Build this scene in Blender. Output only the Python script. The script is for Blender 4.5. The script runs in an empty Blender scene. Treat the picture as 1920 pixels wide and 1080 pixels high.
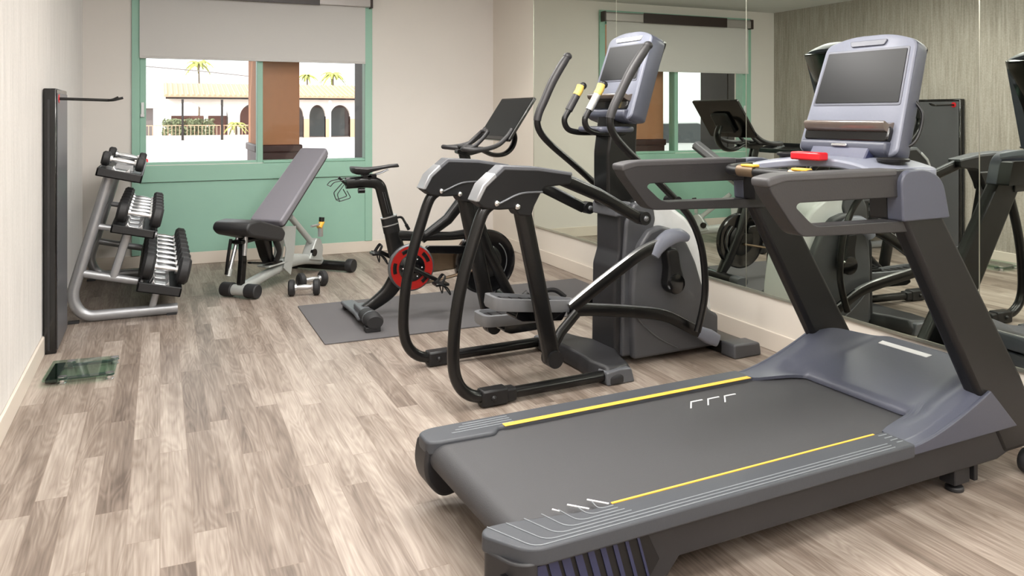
import bpy, bmesh, math, random
from mathutils import Vector, Matrix
random.seed(7)
S = bpy.context.scene
COL = S.collection
PI = math.pi

# ---------------------------------------------------------------- camera, world, lights
CAM_H, YAW = 1.3, math.atan(660 / 1485)
cd = bpy.data.cameras.new('camera'); cam = bpy.data.objects.new('camera', cd); COL.objects.link(cam)
cam.location = (0, 0, CAM_H); cam.rotation_euler = (PI / 2, 0, -YAW)
cd.sensor_width = 36; cd.lens = 1485 / 1920 * 36; cd.shift_y = -(540 - 214) / 1920; cd.clip_start = .02; cd.clip_end = 500
S.camera = cam
S.view_settings.view_transform = 'Standard'; S.view_settings.look = 'None'
S.view_settings.gamma = 1; S.view_settings.use_curve_mapping = False
S.view_settings.exposure = 0.04
w = bpy.data.worlds.new('world'); S.world = w; w.use_nodes = True
bg = w.node_tree.nodes['Background']; bg.inputs[0].default_value = (.93, .97, 1, 1); bg.inputs[1].default_value = 2.6
sd = bpy.data.lights.new('sun', 'SUN'); sd.energy = 4.0; sd.angle = .02; sd.color = (1, .93, .84)
sun = bpy.data.objects.new('sun', sd); COL.objects.link(sun)
sun.rotation_euler = Vector((-.75, -.3, .55)).to_track_quat('Z', 'Y').to_euler(); sun.location = (-6, -4, 9)
CEIL = 2.51
def area(x, y, z, sx, sy, e, col=(1, .99, .97)):
    l = bpy.data.lights.new('fill_panel_lamp', 'AREA'); l.shape = 'RECTANGLE'; l.size = sx; l.size_y = sy; l.energy = e; l.color = col
    o = bpy.data.objects.new('fill_panel_lamp', l); COL.objects.link(o); o.location = (x, y, z); return o
FILL_LAMPS = [(1.25, 5.0, 44), (1.25, 2.9, 30), (1.25, .9, 36), (1.25, -1.0, 40)]  # unseen ceiling panels, added as plausible room light
for x, y, e in FILL_LAMPS: area(x, y, CEIL - .035, 1.7, .9, e)
FILL_GLOBES = [(-.2, 2.6, 30), (1.2, -.2, 46), (.2, 1.0, 30), (1.6, 3.2, 34)]  # globes added out of view to brighten the walls
for x, y, e in FILL_GLOBES:
    l = bpy.data.lights.new('fill_globe_lamp', 'POINT'); l.energy = e; l.shadow_soft_size = .07; l.color = (1, .985, .965)
    o = bpy.data.objects.new('fill_globe_lamp', l); COL.objects.link(o); o.location = (x, y, CEIL - .20)
SPOTS = [(-.15, 6.3, 10), (-.15, 4.7, 10), (2.2, 6.2, 36)]  # first two follow the wall scallops; third added to brighten the corner
for x, y, e in SPOTS:
    l = bpy.data.lights.new('downlight_lamp', 'SPOT'); l.energy = e; l.spot_size = 2.0; l.spot_blend = .8; l.shadow_soft_size = .06; l.color = (1, .95, .88)
    o = bpy.data.objects.new('downlight_lamp', l); COL.objects.link(o); o.location = (x, y, CEIL - .03)

# ---------------------------------------------------------------- materials
def lin(c): return tuple((x / 255 / 12.92 if x / 255 <= .04045 else ((x / 255 + .055) / 1.055) ** 2.4) for x in c)
MATS = {}
def mat(name, rgb, rough=.5, metal=0., spec=.5, coat=0., noise=0., nscale=40., bump=0., emit=None, sheen=0.):
    m = bpy.data.materials.new(name); m.use_nodes = True; nt = m.node_tree; b = nt.nodes['Principled BSDF']
    c = lin(rgb)
    b.inputs['Base Color'].default_value = (*c, 1); b.inputs['Roughness'].default_value = rough; b.inputs['Metallic'].default_value = metal
    b.inputs['Specular IOR Level'].default_value = spec; b.inputs['Coat Weight'].default_value = coat; b.inputs['Sheen Weight'].default_value = sheen
    if noise or bump:
        tc = nt.nodes.new('ShaderNodeTexCoord'); n = nt.nodes.new('ShaderNodeTexNoise'); n.inputs['Scale'].default_value = nscale
        n.inputs['Detail'].default_value = 4; nt.links.new(tc.outputs['Object'], n.inputs['Vector'])
        if noise:
            r = nt.nodes.new('ShaderNodeMapRange'); r.inputs[3].default_value = 1 - noise; r.inputs[4].default_value = 1 + noise
            nt.links.new(n.outputs['Fac'], r.inputs[0])
            mx = nt.nodes.new('ShaderNodeVectorMath'); mx.operation = 'SCALE'; mx.inputs[0].default_value = c
            nt.links.new(r.outputs[0], mx.inputs['Scale']); nt.links.new(mx.outputs[0], b.inputs['Base Color'])
        if bump:
            bp = nt.nodes.new('ShaderNodeBump'); bp.inputs['Strength'].default_value = bump; bp.inputs['Distance'].default_value = .002
            nt.links.new(n.outputs['Fac'], bp.inputs['Height']); nt.links.new(bp.outputs[0], b.inputs['Normal'])
    if emit: b.inputs['Emission Color'].default_value = (*lin(emit[0]), 1); b.inputs['Emission Strength'].default_value = emit[1]
    MATS[name] = m; return m
mat('black_plastic', (20, 20, 22), .42, spec=.4, noise=.15, nscale=60)
mat('black_metal', (12, 12, 13), .28, spec=.4, coat=.1, noise=.1)
mat('gloss_black', (10, 10, 12), .14, coat=.3, noise=.05)
mat('charcoal', (38, 38, 41), .48, noise=.08, nscale=120, bump=.05)
mat('graphite', (88, 90, 95), .40, noise=.06, nscale=90)
mat('pedal_grey', (116, 118, 122), .42, noise=.05)
mat('pad_rubber', (66, 65, 67), .55, noise=.06, nscale=200, bump=.15)
mat('rubber_grip', (40, 39, 41), .48, noise=.08, nscale=200, bump=.15)
mat('belt', (63, 63, 66), .62, noise=.06, nscale=300, bump=.25)
mat('slate', (72, 75, 88), .40, noise=.05, nscale=120, bump=.06)
mat('slate_light', (124, 128, 142), .36, noise=.04, nscale=120, bump=.04)
mat('navy', (44, 48, 78), .45, noise=.1)
mat('deck_grey', (63, 66, 72), .5, noise=.06, nscale=200, bump=.12)
mat('line_grey', (122, 127, 132), .5, noise=.05)
mat('yellow', (240, 186, 72), .45, noise=.05)
mat('pale_yellow', (222, 190, 96), .5, noise=.12, nscale=90)
mat('white_mark', (225, 226, 228), .5, noise=.03)
mat('screen', (27, 28, 29), .34, spec=.14, noise=.05, nscale=3)
mat('red_plastic', (200, 30, 40), .35, noise=.08)
mat('crimson', (165, 28, 24), .35, metal=.2, noise=.12, nscale=30)
mat('silver_paint', (168, 170, 174), .34, metal=.55, noise=.05, nscale=40)
mat('bench_silver', (182, 186, 184), .42, metal=.3, noise=.05)
mat('chrome', (225, 226, 228), .2, metal=1., noise=.04)
mat('brushed', (205, 206, 208), .3, metal=.85, noise=.05)
mat('gunmetal', (110, 112, 116), .33, metal=.6, noise=.06)
mat('rubber_black', (36, 36, 38), .6, noise=.12, nscale=80, bump=.1)
mat('tray_black', (28, 28, 30), .5, noise=.1)
mat('vinyl', (124, 122, 130), .42, noise=.04, nscale=250, bump=.15)
mat('holder_wire', (40, 44, 44), .4, noise=.1)
mat('board_grey', (84, 84, 88), .42, spec=.6, noise=.04)
mat('vinyl_dark', (42, 42, 44), .45, noise=.08, nscale=250, bump=.15)
mat('mat_grey', (92, 90, 92), .8, noise=.08, nscale=400, bump=.3)
mat('white_shell', (222, 224, 226), .3, coat=.2, noise=.02)
mat('shell_grey', (78, 79, 83), .42, noise=.05, nscale=100)
mat('bronze', (130, 112, 92), .35, metal=.7, noise=.1)
mat('tray_smoke', (96, 86, 80), .16, coat=.5, noise=.1)
mat('green_paint', (150, 192, 174), .5, noise=.03, nscale=8)
mat('wall_paint', (226, 221, 216), .7, noise=.02, nscale=3)
mat('wall_warm', (228, 220, 210), .7, noise=.02, nscale=3)
mat('ceiling_paint', (226, 226, 224), .8, noise=.015, nscale=3)
mat('baseboard_paint', (222, 212, 200), .5, noise=.02, nscale=5)
mat('shade_fabric', (208, 206, 204), .8, noise=.03, nscale=500, bump=.2)
mat('valance_metal', (175, 170, 168), .35, metal=.3, noise=.03)
mat('valance_dark', (52, 40, 38), .35, noise=.1)
mat('trim_metal', (190, 190, 178), .3, metal=.8, noise=.05)
mat('stucco_brown', (182, 128, 96), .9, noise=.08, nscale=20, bump=.4)
mat('stone_dark', (62, 30, 28), .5, noise=.2, nscale=15)
mat('dark_timber', (34, 25, 23), .7, noise=.15, nscale=12)
mat('stucco_white', (238, 228, 220), .9, noise=.03, nscale=4)
mat('peach_trim', (226, 180, 150), .9, noise=.05)
mat('roof_tile', (222, 168, 138), .8, noise=.12, nscale=6, bump=.3)
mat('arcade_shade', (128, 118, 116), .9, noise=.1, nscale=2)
mat('door_grey', (118, 124, 124), .8, noise=.08)
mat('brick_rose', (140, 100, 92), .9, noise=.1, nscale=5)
mat('ground', (196, 192, 190), .9, noise=.06, nscale=.3)
mat('leaf', (122, 130, 96), .8, noise=.3, nscale=6)
mat('palm_leaf', (168, 172, 92), .8, noise=.25, nscale=6)
mat('palm_trunk', (120, 105, 90), .9, noise=.2, nscale=10)
mat('car_white', (228, 228, 230), .25, coat=.6, noise=.02)
mat('car_glass', (30, 34, 38), .1, coat=.5, noise=.05)
mat('tail_light', (190, 20, 26), .25, noise=.05)
mat('lamp_diffuser', (255, 250, 240), .5, emit=((255, 244, 230), 2.2), noise=.01)
mat('lens_glass', (12, 30, 24), .1, coat=.6, noise=.05)

def glass(name, tint, rough=0., ior=1.45):
    m = bpy.data.materials.new(name); m.use_nodes = True; nt = m.node_tree; nt.nodes.clear()
    out = nt.nodes.new('ShaderNodeOutputMaterial'); tr = nt.nodes.new('ShaderNodeBsdfTransparent'); gl = nt.nodes.new('ShaderNodeBsdfGlossy')
    fr = nt.nodes.new('ShaderNodeFresnel'); fr.inputs[0].default_value = ior; mx = nt.nodes.new('ShaderNodeMixShader')
    tr.inputs[0].default_value = (*tint, 1); gl.inputs['Roughness'].default_value = .03
    ge = nt.nodes.new('ShaderNodeNewGeometry'); fm = nt.nodes.new('ShaderNodeMath'); fm.operation = 'MULTIPLY'; inv = nt.nodes.new('ShaderNodeMath'); inv.operation = 'SUBTRACT'; inv.inputs[0].default_value = 1
    nt.links.new(ge.outputs['Backfacing'], inv.inputs[1]); nt.links.new(inv.outputs[0], fm.inputs[0]); nt.links.new(fr.outputs[0], fm.inputs[1])
    nt.links.new(fm.outputs[0], mx.inputs[0]); nt.links.new(tr.outputs[0], mx.inputs[1]); nt.links.new(gl.outputs[0], mx.inputs[2]); nt.links.new(mx.outputs[0], out.inputs[0])
    MATS[name] = m
glass('window_glass', (.97, .98, .97)); glass('scale_glass', (.72, .84, .78))
def mirror_mat():
    m = bpy.data.materials.new('mirror_silver'); m.use_nodes = True; nt = m.node_tree; b = nt.nodes['Principled BSDF']
    b.inputs['Metallic'].default_value = 1; b.inputs['Roughness'].default_value = .0
    tc = nt.nodes.new('ShaderNodeTexCoord'); n = nt.nodes.new('ShaderNodeTexNoise'); n.inputs['Scale'].default_value = .8
    nt.links.new(tc.outputs['Object'], n.inputs['Vector']); r = nt.nodes.new('ShaderNodeMix'); r.data_type = 'RGBA'
    r.inputs[6].default_value = (.69, .735, .66, 1); r.inputs[7].default_value = (.71, .75, .68, 1)
    nt.links.new(n.outputs['Fac'], r.inputs[0]); nt.links.new(r.outputs[2], b.inputs['Base Color'])
    MATS['mirror_silver'] = m
mirror_mat()

class NT:
    def __init__(s, name):
        s.m = bpy.data.materials.new(name); s.m.use_nodes = True; s.nt = s.m.node_tree; s.b = s.nt.nodes['Principled BSDF']; MATS[name] = s.m
        s.tc = s.n('TexCoord')
    def n(s, t, **k):
        x = s.nt.nodes.new('ShaderNode' + t)
        for a, v in k.items(): setattr(x, a, v)
        return x
    def l(s, a, b): s.nt.links.new(a, b)
    def math(s, op, a, b=None):
        x = s.n('Math', operation=op)
        for i, v in enumerate((a, b)):
            if v is None: continue
            if isinstance(v, (int, float)): x.inputs[i].default_value = v
            else: s.l(v, x.inputs[i])
        return x.outputs[0]
    def mapping(s, src, scale=(1, 1, 1), rot=(0, 0, 0), loc=(0, 0, 0)):
        x = s.n('Mapping'); x.inputs['Scale'].default_value = scale; x.inputs['Rotation'].default_value = rot; x.inputs['Location'].default_value = loc
        s.l(src, x.inputs['Vector']); return x.outputs[0]
    def mix(s, f, a, b, blend='MIX'):
        x = s.n('Mix', data_type='RGBA', blend_type=blend)
        for i, v in ((0, f), (6, a), (7, b)):
            if isinstance(v, (int, float)): x.inputs[i].default_value = v
            elif isinstance(v, tuple): x.inputs[i].default_value = (*v, 1)
            else: s.l(v, x.inputs[i])
        return x.outputs[2]
    def ramp(s, f, stops):
        x = s.n('ValToRGB'); e = x.color_ramp.elements
        while len(e) < len(stops): e.new(.5)
        for el, (p, c) in zip(e, stops): el.position = p; el.color = (*c, 1)
        s.l(f, x.inputs[0]); return x.outputs[0]

def floor_mat():
    t = NT('plank_floor'); o = t.tc.outputs['Object']
    v = t.mapping(o, rot=(0, 0, PI / 2))
    br = t.n('TexBrick', offset=.37, offset_frequency=2, squash=1.0)
    for k, val in (('Scale', 1.), ('Mortar Size', .0011), ('Mortar Smooth', .3), ('Bias', 0.), ('Brick Width', .84), ('Row Height', .096)): br.inputs[k].default_value = val
    br.inputs['Color1'].default_value = (0, 0, 0, 1); br.inputs['Color2'].default_value = (1, 1, 1, 1); br.inputs['Mortar'].default_value = (.4, .4, .4, 1)
    # staggering of the rows: shift each row by its own amount
    sep = t.n('SeparateXYZ'); t.l(v, sep.inputs[0])
    row = t.math('FLOOR', t.math('DIVIDE', sep.outputs['Y'], .096))
    wn = t.n('TexWhiteNoise', noise_dimensions='1D'); t.l(row, wn.inputs['W'])
    sh = t.math('MULTIPLY', wn.outputs['Value'], .84)
    cmb = t.n('CombineXYZ'); t.l(t.math('ADD', sep.outputs['X'], sh), cmb.inputs['X']); t.l(sep.outputs['Y'], cmb.inputs['Y'])
    t.l(cmb.outputs[0], br.inputs['Vector']); rnd = br.outputs['Color']
    rv = t.n('SeparateColor'); t.l(rnd, rv.inputs[0]); rnd1 = rv.outputs[0]
    # cathedral grain, offset per plank
    off = t.n('CombineXYZ'); t.l(t.math('MULTIPLY', rnd1, 37.), off.inputs['X']); t.l(t.math('MULTIPLY', rnd1, 11.), off.inputs['Y'])
    add = t.n('VectorMath', operation='ADD'); t.l(cmb.outputs[0], add.inputs[0]); t.l(off.outputs[0], add.inputs[1])
    g0 = t.mapping(add.outputs[0], scale=(1.1, 8., 1))
    n1 = t.n('TexNoise'); n1.inputs['Scale'].default_value = 1.6; n1.inputs['Detail'].default_value = 1.5; n1.inputs['Distortion'].default_value = .4; t.l(g0, n1.inputs['Vector'])
    rings = t.math('FRACT', t.math('MULTIPLY', n1.outputs['Fac'], 11.))
    rg = t.math('ABSOLUTE', t.math('SUBTRACT', rings, .5))
    g1 = t.mapping(add.outputs[0], scale=(2.2, 60., 1))
    n2 = t.n('TexNoise'); n2.inputs['Scale'].default_value = 2.2; n2.inputs['Detail'].default_value = 5; t.l(g1, n2.inputs['Vector'])
    n3 = t.n('TexNoise'); n3.inputs['Scale'].default_value = 1.; n3.inputs['Detail'].default_value = 2; t.l(t.mapping(add.outputs[0], scale=(1.6, 14, 1)), n3.inputs['Vector'])
    f = t.math('ADD', t.math('MULTIPLY', rg, .28), t.math('MULTIPLY', n2.outputs['Fac'], .55))
    f = t.math('ADD', f, t.math('MULTIPLY', rnd1, .34)); f = t.math('ADD', f, t.math('MULTIPLY', n3.outputs['Fac'], .75))
    c = t.ramp(t.math('SUBTRACT', f, .42), [(.1, lin((92, 80, 72))), (.38, lin((128, 115, 105))), (.6, lin((154, 142, 132))), (.85, lin((178, 167, 157)))])
    c = t.mix(t.math('MULTIPLY', br.outputs['Fac'], .35), c, lin((120, 102, 88)))
    t.l(c, t.b.inputs['Base Color']); t.b.inputs['Roughness'].default_value = .42; t.b.inputs['Specular IOR Level'].default_value = .35
    bp = t.n('Bump'); bp.inputs['Strength'].default_value = .15; bp.inputs['Distance'].default_value = .001; t.l(n2.outputs['Fac'], bp.inputs['Height']); t.l(bp.outputs[0], t.b.inputs['Normal'])
floor_mat()
def wallpaper_mat():
    t = NT('wallpaper'); o = t.tc.outputs['Object']
    n1 = t.n('TexNoise'); n1.inputs['Scale'].default_value = 1; n1.inputs['Detail'].default_value = 3; t.l(t.mapping(o, scale=(60, 60, 3.2)), n1.inputs['Vector'])
    n2 = t.n('TexNoise'); n2.inputs['Scale'].default_value = 1; n2.inputs['Detail'].default_value = 2; t.l(t.mapping(o, scale=(16, 16, 1.0)), n2.inputs['Vector'])
    n4 = t.n('TexNoise'); n4.inputs['Scale'].default_value = 70; n4.inputs['Detail'].default_value = 2; t.l(o, n4.inputs['Vector'])
    f = t.math('ADD', t.math('MULTIPLY', n1.outputs['Fac'], .5), t.math('MULTIPLY', n2.outputs['Fac'], .25)); f = t.math('ADD', f, t.math('MULTIPLY', n4.outputs['Fac'], .25))
    c = t.ramp(f, [(.36, lin((152, 145, 136))), (.5, lin((174, 167, 158))), (.64, lin((192, 185, 178)))])
    t.l(c, t.b.inputs['Base Color']); t.b.inputs['Roughness'].default_value = .55; t.b.inputs['Sheen Weight'].default_value = 1.; t.b.inputs['Sheen Roughness'].default_value = .3
    bp = t.n('Bump'); bp.inputs['Strength'].default_value = .35; bp.inputs['Distance'].default_value = .002; t.l(f, bp.inputs['Height']); t.l(bp.outputs[0], t.b.inputs['Normal'])
wallpaper_mat()

# ---------------------------------------------------------------- mesh helpers
def V(*a): return Vector(a)
def cr(pts, n=8):
    """smooth curve through the points (tuples of any length)"""
    P = [pts[0]] + list(pts) + [pts[-1]]; out = []
    for i in range(1, len(P) - 2):
        for k in range(n):
            t = k / n; out.append(tuple(.5 * (2 * b + (c - a) * t + (2 * a - 5 * b + 4 * c - d) * t * t + (3 * b - a - 3 * c + d) * t ** 3)
                                        for a, b, c, d in zip(P[i - 1], P[i], P[i + 1], P[i + 2])))
    out.append(tuple(pts[-1])); return out
def rnd(poly, r, n=4):
    """round the corners of a closed 2D polygon; r number or list"""
    out = []; N = len(poly)
    for i, p in enumerate(poly):
        a = Vector(poly[i - 1]); b = Vector(p); c = Vector(poly[(i + 1) % N]); rr = r[i] if isinstance(r, (list, tuple)) else r
        if rr <= 0: out.append(tuple(b)); continue
        u = (a - b); v = (c - b); d = min(rr, u.length * .49, v.length * .49); u.normalize(); v.normalize()
        s, e = b + u * d, b + v * d
        for k in range(n + 1):
            t = k / n; q = s * (1 - t) ** 2 + b * 2 * t * (1 - t) + e * t * t; out.append(tuple(q))
    return out
def bend(pts, r, n=6):
    """polyline with rounded interior corners (3D)"""
    out = [tuple(pts[0])]
    for i in range(1, len(pts) - 1):
        a, b, c = Vector(pts[i - 1]), Vector(pts[i]), Vector(pts[i + 1]); rr = r[i - 1] if isinstance(r, (list, tuple)) else r
        u = a - b; v = c - b; d = min(rr, u.length * .49, v.length * .49); u.normalize(); v.normalize(); s, e = b + u * d, b + v * d
        for k in range(n + 1):
            t = k / n; out.append(tuple(s * (1 - t) ** 2 + b * 2 * t * (1 - t) + e * t * t))
    out.append(tuple(pts[-1])); return out
class MB:
    def __init__(s): s.v = []; s.f = []
    def add(s, vs, fs, M=None):
        o = len(s.v); s.v += [tuple(M @ Vector(v)) if M else tuple(v) for v in vs]; s.f += [tuple(i + o for i in f) for f in fs]; return s
    def box(s, x0, x1, y0, y1, z0, z1, M=None):
        return s.add([(x0, y0, z0), (x1, y0, z0), (x1, y1, z0), (x0, y1, z0), (x0, y0, z1), (x1, y0, z1), (x1, y1, z1), (x0, y1, z1)],
                     [(0, 3, 2, 1), (4, 5, 6, 7), (0, 1, 5, 4), (1, 2, 6, 5), (2, 3, 7, 6), (3, 0, 4, 7)], M)
    def prism(s, poly, a, b, plane='xz', M=None):
        n = len(poly)
        ar = sum(poly[i][0] * poly[(i + 1) % n][1] - poly[(i + 1) % n][0] * poly[i][1] for i in range(n))
        if ar < 0: poly = poly[::-1]
        def P(p, c): return {'xz': (p[0], c, p[1]), 'xy': (p[0], p[1], c), 'yz': (c, p[0], p[1])}[plane]
        if plane == 'xz': a, b = max(a, b), min(a, b)
        else: a, b = min(a, b), max(a, b)
        vs = [P(p, a) for p in poly] + [P(p, b) for p in poly]
        fs = [tuple(range(n))[::-1], tuple(range(n, 2 * n))] + [(i, (i + 1) % n, n + (i + 1) % n, n + i) for i in range(n)]
        return s.add(vs, fs, M)
    def tube(s, path, r, seg=12, ref=None, caps=True, power=1., closed=False, M=None):
        path = [Vector(p[:3]) for p in path]; n = len(path)
        rs = r if isinstance(r, list) else [r] * n
        if len(rs) != n:
            rs2 = []
            for i in range(n):
                t = i / (n - 1) * (len(rs) - 1); k = min(int(t), len(rs) - 2); g = t - k
                A, B = rs[k], rs[k + 1]
                rs2.append(tuple(x * (1 - g) + y * g for x, y in zip(A, B)) if isinstance(A, tuple) else A * (1 - g) + B * g)
            rs = rs2
        vs = []; prev = None
        for i, p in enumerate(path):
            if closed: t = path[(i + 1) % n] - path[i - 1]
            else: t = path[min(i + 1, n - 1)] - path[max(i - 1, 0)]
            t.normalize()
            if ref is not None: u = Vector(ref) - t * Vector(ref).dot(t)
            elif prev is None: q = Vector((0, 0, 1)) if abs(t.z) < .9 else Vector((1, 0, 0)); u = q - t * q.dot(t)
            else: u = prev - t * prev.dot(t)
            u.normalize(); prev = u.copy(); w_ = t.cross(u)
            ra, rb = rs[i] if isinstance(rs[i], tuple) else (rs[i], rs[i])
            for k in range(seg):
                a = 2 * PI * k / seg; ca, sa = math.cos(a), math.sin(a)
                if power != 1.: ca = math.copysign(abs(ca) ** power, ca); sa = math.copysign(abs(sa) ** power, sa)
                vs.append(tuple(p + u * (ca * ra) + w_ * (sa * rb)))
        fs = []
        for i in range(n if closed else n - 1):
            j = (i + 1) % n
            for k in range(seg): k2 = (k + 1) % seg; fs.append((i * seg + k, i * seg + k2, j * seg + k2, j * seg + k))
        if caps and not closed: fs += [tuple(range(seg))[::-1], tuple(range((n - 1) * seg, n * seg))]
        return s.add(vs, fs, M)
    def cyl(s, a, b, r, seg=20, r2=None): return s.tube([a, b], [r, r if r2 is None else r2], seg)
    def lathe(s, prof, c=(0, 0, 0), axis='y', seg=32, M=None):
        """prof: list of (radius, distance along axis)"""
        vs = []; fs = []; n = len(prof)
        for r, h in prof:
            for k in range(seg):
                a = 2 * PI * k / seg; x, y = r * math.cos(a), r * math.sin(a)
                vs.append({'y': (c[0] + x, c[1] + h, c[2] + y), 'z': (c[0] + x, c[1] + y, c[2] + h), 'x': (c[0] + h, c[1] + x, c[2] + y)}[axis])
        for i in range(n - 1):
            for k in range(seg):
                q = (i * seg + k, i * seg + (k + 1) % seg, (i + 1) * seg + (k + 1) % seg, (i + 1) * seg + k); fs.append(q)
        fs.append(tuple(range(seg))); fs.append(tuple(range((n - 1) * seg, n * seg))); return s.add(vs, fs, M)
    def ball(s, c, r, seg=12):
        rx, ry, rz = r if isinstance(r, tuple) else (r, r, r)
        vs = []; fs = []; m = seg // 2
        for i in range(1, m):
            for k in range(seg):
                a, b = PI * i / m, 2 * PI * k / seg; vs.append((c[0] + rx * math.sin(a) * math.cos(b), c[1] + ry * math.sin(a) * math.sin(b), c[2] + rz * math.cos(a)))
        for i in range(m - 2):
            for k in range(seg): fs.append((i * seg + k, (i + 1) * seg + k, (i + 1) * seg + (k + 1) % seg, i * seg + (k + 1) % seg))
        vs += [(c[0], c[1], c[2] + rz), (c[0], c[1], c[2] - rz)]; T, B = len(vs) - 2, len(vs) - 1
        for k in range(seg): fs.append((T, k, (k + 1) % seg)); fs.append((B, (m - 2) * seg + (k + 1) % seg, (m - 2) * seg + k))
        return s.add(vs, fs)
    def loft(s, rings, cap=True, closed=True):
        n = len(rings[0]); vs = [v for r in rings for v in r]; fs = []
        for i in range(len(rings) - 1):
            for k in range(n if closed else n - 1): k2 = (k + 1) % n; fs.append((i * n + k, i * n + k2, (i + 1) * n + k2, (i + 1) * n + k))
        if cap and closed: fs += [tuple(range(n))[::-1], tuple(range((len(rings) - 1) * n, len(rings) * n))]
        return s.add(vs, fs)
    def grid(s, fn, nu, nv, thick):
        """height field shell: fn(u,v)->(x,y,z) for u,v in 0..1, closed downwards by thick (number, or bottom z if negative tuple)"""
        top = [fn(i / nu, j / nv) for i in range(nu + 1) for j in range(nv + 1)]
        bot = [(x, y, z - thick) for x, y, z in top]; N = len(top); fs = []
        idx = lambda i, j: i * (nv + 1) + j
        for i in range(nu):
            for j in range(nv):
                a, b, c, d = idx(i, j), idx(i + 1, j), idx(i + 1, j + 1), idx(i, j + 1); fs.append((a, b, c, d)); fs.append((a + N, d + N, c + N, b + N))
        for i in range(nu): a, b = idx(i, 0), idx(i + 1, 0); fs.append((a, a + N, b + N, b)); a, b = idx(i, nv), idx(i + 1, nv); fs.append((a, b, b + N, a + N))
        for j in range(nv): a, b = idx(0, j), idx(0, j + 1); fs.append((a, b, b + N, a + N)); a, b = idx(nu, j), idx(nu, j + 1); fs.append((a, a + N, b + N, b))
        return s.add(top + bot, fs)
def obj(name, mb, material, parent=None, bevel=0., bseg=2, sharp=35, label=None):
    me = bpy.data.meshes.new(name); me.from_pydata(mb.v, [], mb.f); me.update()
    bm = bmesh.new(); bm.from_mesh(me); bmesh.ops.recalc_face_normals(bm, faces=bm.faces); bm.to_mesh(me); bm.free()
    me.materials.append(MATS[material])
    me.polygons.foreach_set('use_smooth', [True] * len(me.polygons)); me.set_sharp_from_angle(angle=math.radians(sharp))
    o = bpy.data.objects.new(name, me); COL.objects.link(o); o.parent = parent
    if bevel:
        b = o.modifiers.new('bevel', 'BEVEL'); b.width = bevel; b.segments = bseg; b.limit_method = 'ANGLE'; b.angle_limit = math.radians(40); b.harden_normals = False
    if label: o['label'] = label
    return o
def tag(o, label, cat, group=None):
    o['label'] = label; o['category'] = cat
    if group: o['group'] = group
    return o
def thing(name, label, cat, loc=(0, 0, 0), rot=0, group=None):
    o = bpy.data.objects.new(name, None); COL.objects.link(o); o.location = loc; o.rotation_euler = (0, 0, math.radians(rot)); o.empty_display_size = .1
    return tag(o, label, cat, group)
def struct(name, mb, m, parent=None, bevel=0., **k):
    o = obj(name, mb, m, parent, bevel, **k)
    if parent is None: o['kind'] = 'structure'
    return o

# ================================================================ ROOM
XL, XR, YB, YF = -.583, 3.08, 7.4, -1.9
struct('floor', MB().box(XL - .2, XR + .2, YF - .2, YB + .12, -.1, 0), 'plank_floor')
struct('ceiling', MB().box(XL - .2, XR + .2, YF - .2, YB + .25, CEIL, CEIL + .15), 'ceiling_paint')
struct('wall_left', MB().box(XL - .2, XL, YF - .2, YB + .25, 0, CEIL), 'wallpaper')
struct('wall_right', MB().box(XR, XR + .2, YF - .2, YB + .25, 0, CEIL), 'wall_warm')
struct('wall_front', MB().box(XL, XR, YF - .2, YF, 0, CEIL), 'wall_paint')
WX0, WX1, WZ0, WZ1 = -.157, 1.79, .865, 2.33     # window opening
b = MB().box(XL, WX0, YB, YB + .2, 0, CEIL).box(WX1, XR, YB, YB + .2, 0, CEIL).box(WX0, WX1, YB, YB + .2, 0, WZ0).box(WX0, WX1, YB, YB + .2, WZ1, CEIL)
struct('wall_back', b, 'wall_paint')
b = MB().box(XL, XL + .014, YF, YB, 0, .10); struct('baseboard_left', b, 'baseboard_paint', bevel=.004)
b = MB().box(XL, XR, YB - .014, YB, 0, .105); struct('baseboard_back', b, 'baseboard_paint', bevel=.004)
b = MB().box(XR - .012, XR, YF, YB, 0, .105); struct('baseboard_right', b, 'baseboard_paint', bevel=.004)
b = MB().box(XL, XR, YF, YF + .014, 0, .10); struct('baseboard_front', b, 'baseboard_paint', bevel=.004)
# green painted surround of the window and panel below it
b = MB().box(-.218, WX0, YB - .022, YB, .105, 2.42).box(1.765, 1.834, YB - .022, YB, .105, 2.42).box(WX0, 1.765, YB - .022, YB, 2.33, 2.42)
struct('trim_1', b, 'green_paint', bevel=.003)
struct('trim_2', MB().box(WX0, 1.765, YB - .012, YB, .105, .715), 'green_paint')
b = MB().box(WX0, 1.765, YB - .03, YB + .14, .72, .86); struct('trim_3', b, 'green_paint', bevel=.004)
# window frame with two sashes
w1 = struct('window_1', MB().box(WX0, WX0 + .048, YB + .0, YB + .12, WZ0, WZ1).box(WX1 - .02, WX1, YB + .02, YB + .12, WZ0, WZ1)
            .box(WX0, WX1, YB + .02, YB + .12, WZ1 - .05, WZ1).box(WX0, WX1, YB + .02, YB + .12, .862, .885).box(.795, .845, YB + .01, YB + .12, .86, WZ1)
            .box(.845, WX1, YB - .01, YB + .05, .862, .880), 'green_paint', bevel=.004)
obj('window_pane', MB().box(WX0 + .04, .80, YB + .06, YB + .064, .88, WZ1 - .04), 'window_glass', w1)
obj('window_pane', MB().box(.84, WX1 - .03, YB + .045, YB + .049, .88, WZ1 - .04), 'window_glass', w1)
obj('window_latch', MB().box(WX0 + .01, WX0 + .034, YB - .014, YB + .001, 1.29, 1.40).box(WX0 + .005, WX0 + .036, YB - .022, YB + .001, 1.275, 1.30), 'white_shell', w1, bevel=.004)
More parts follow.
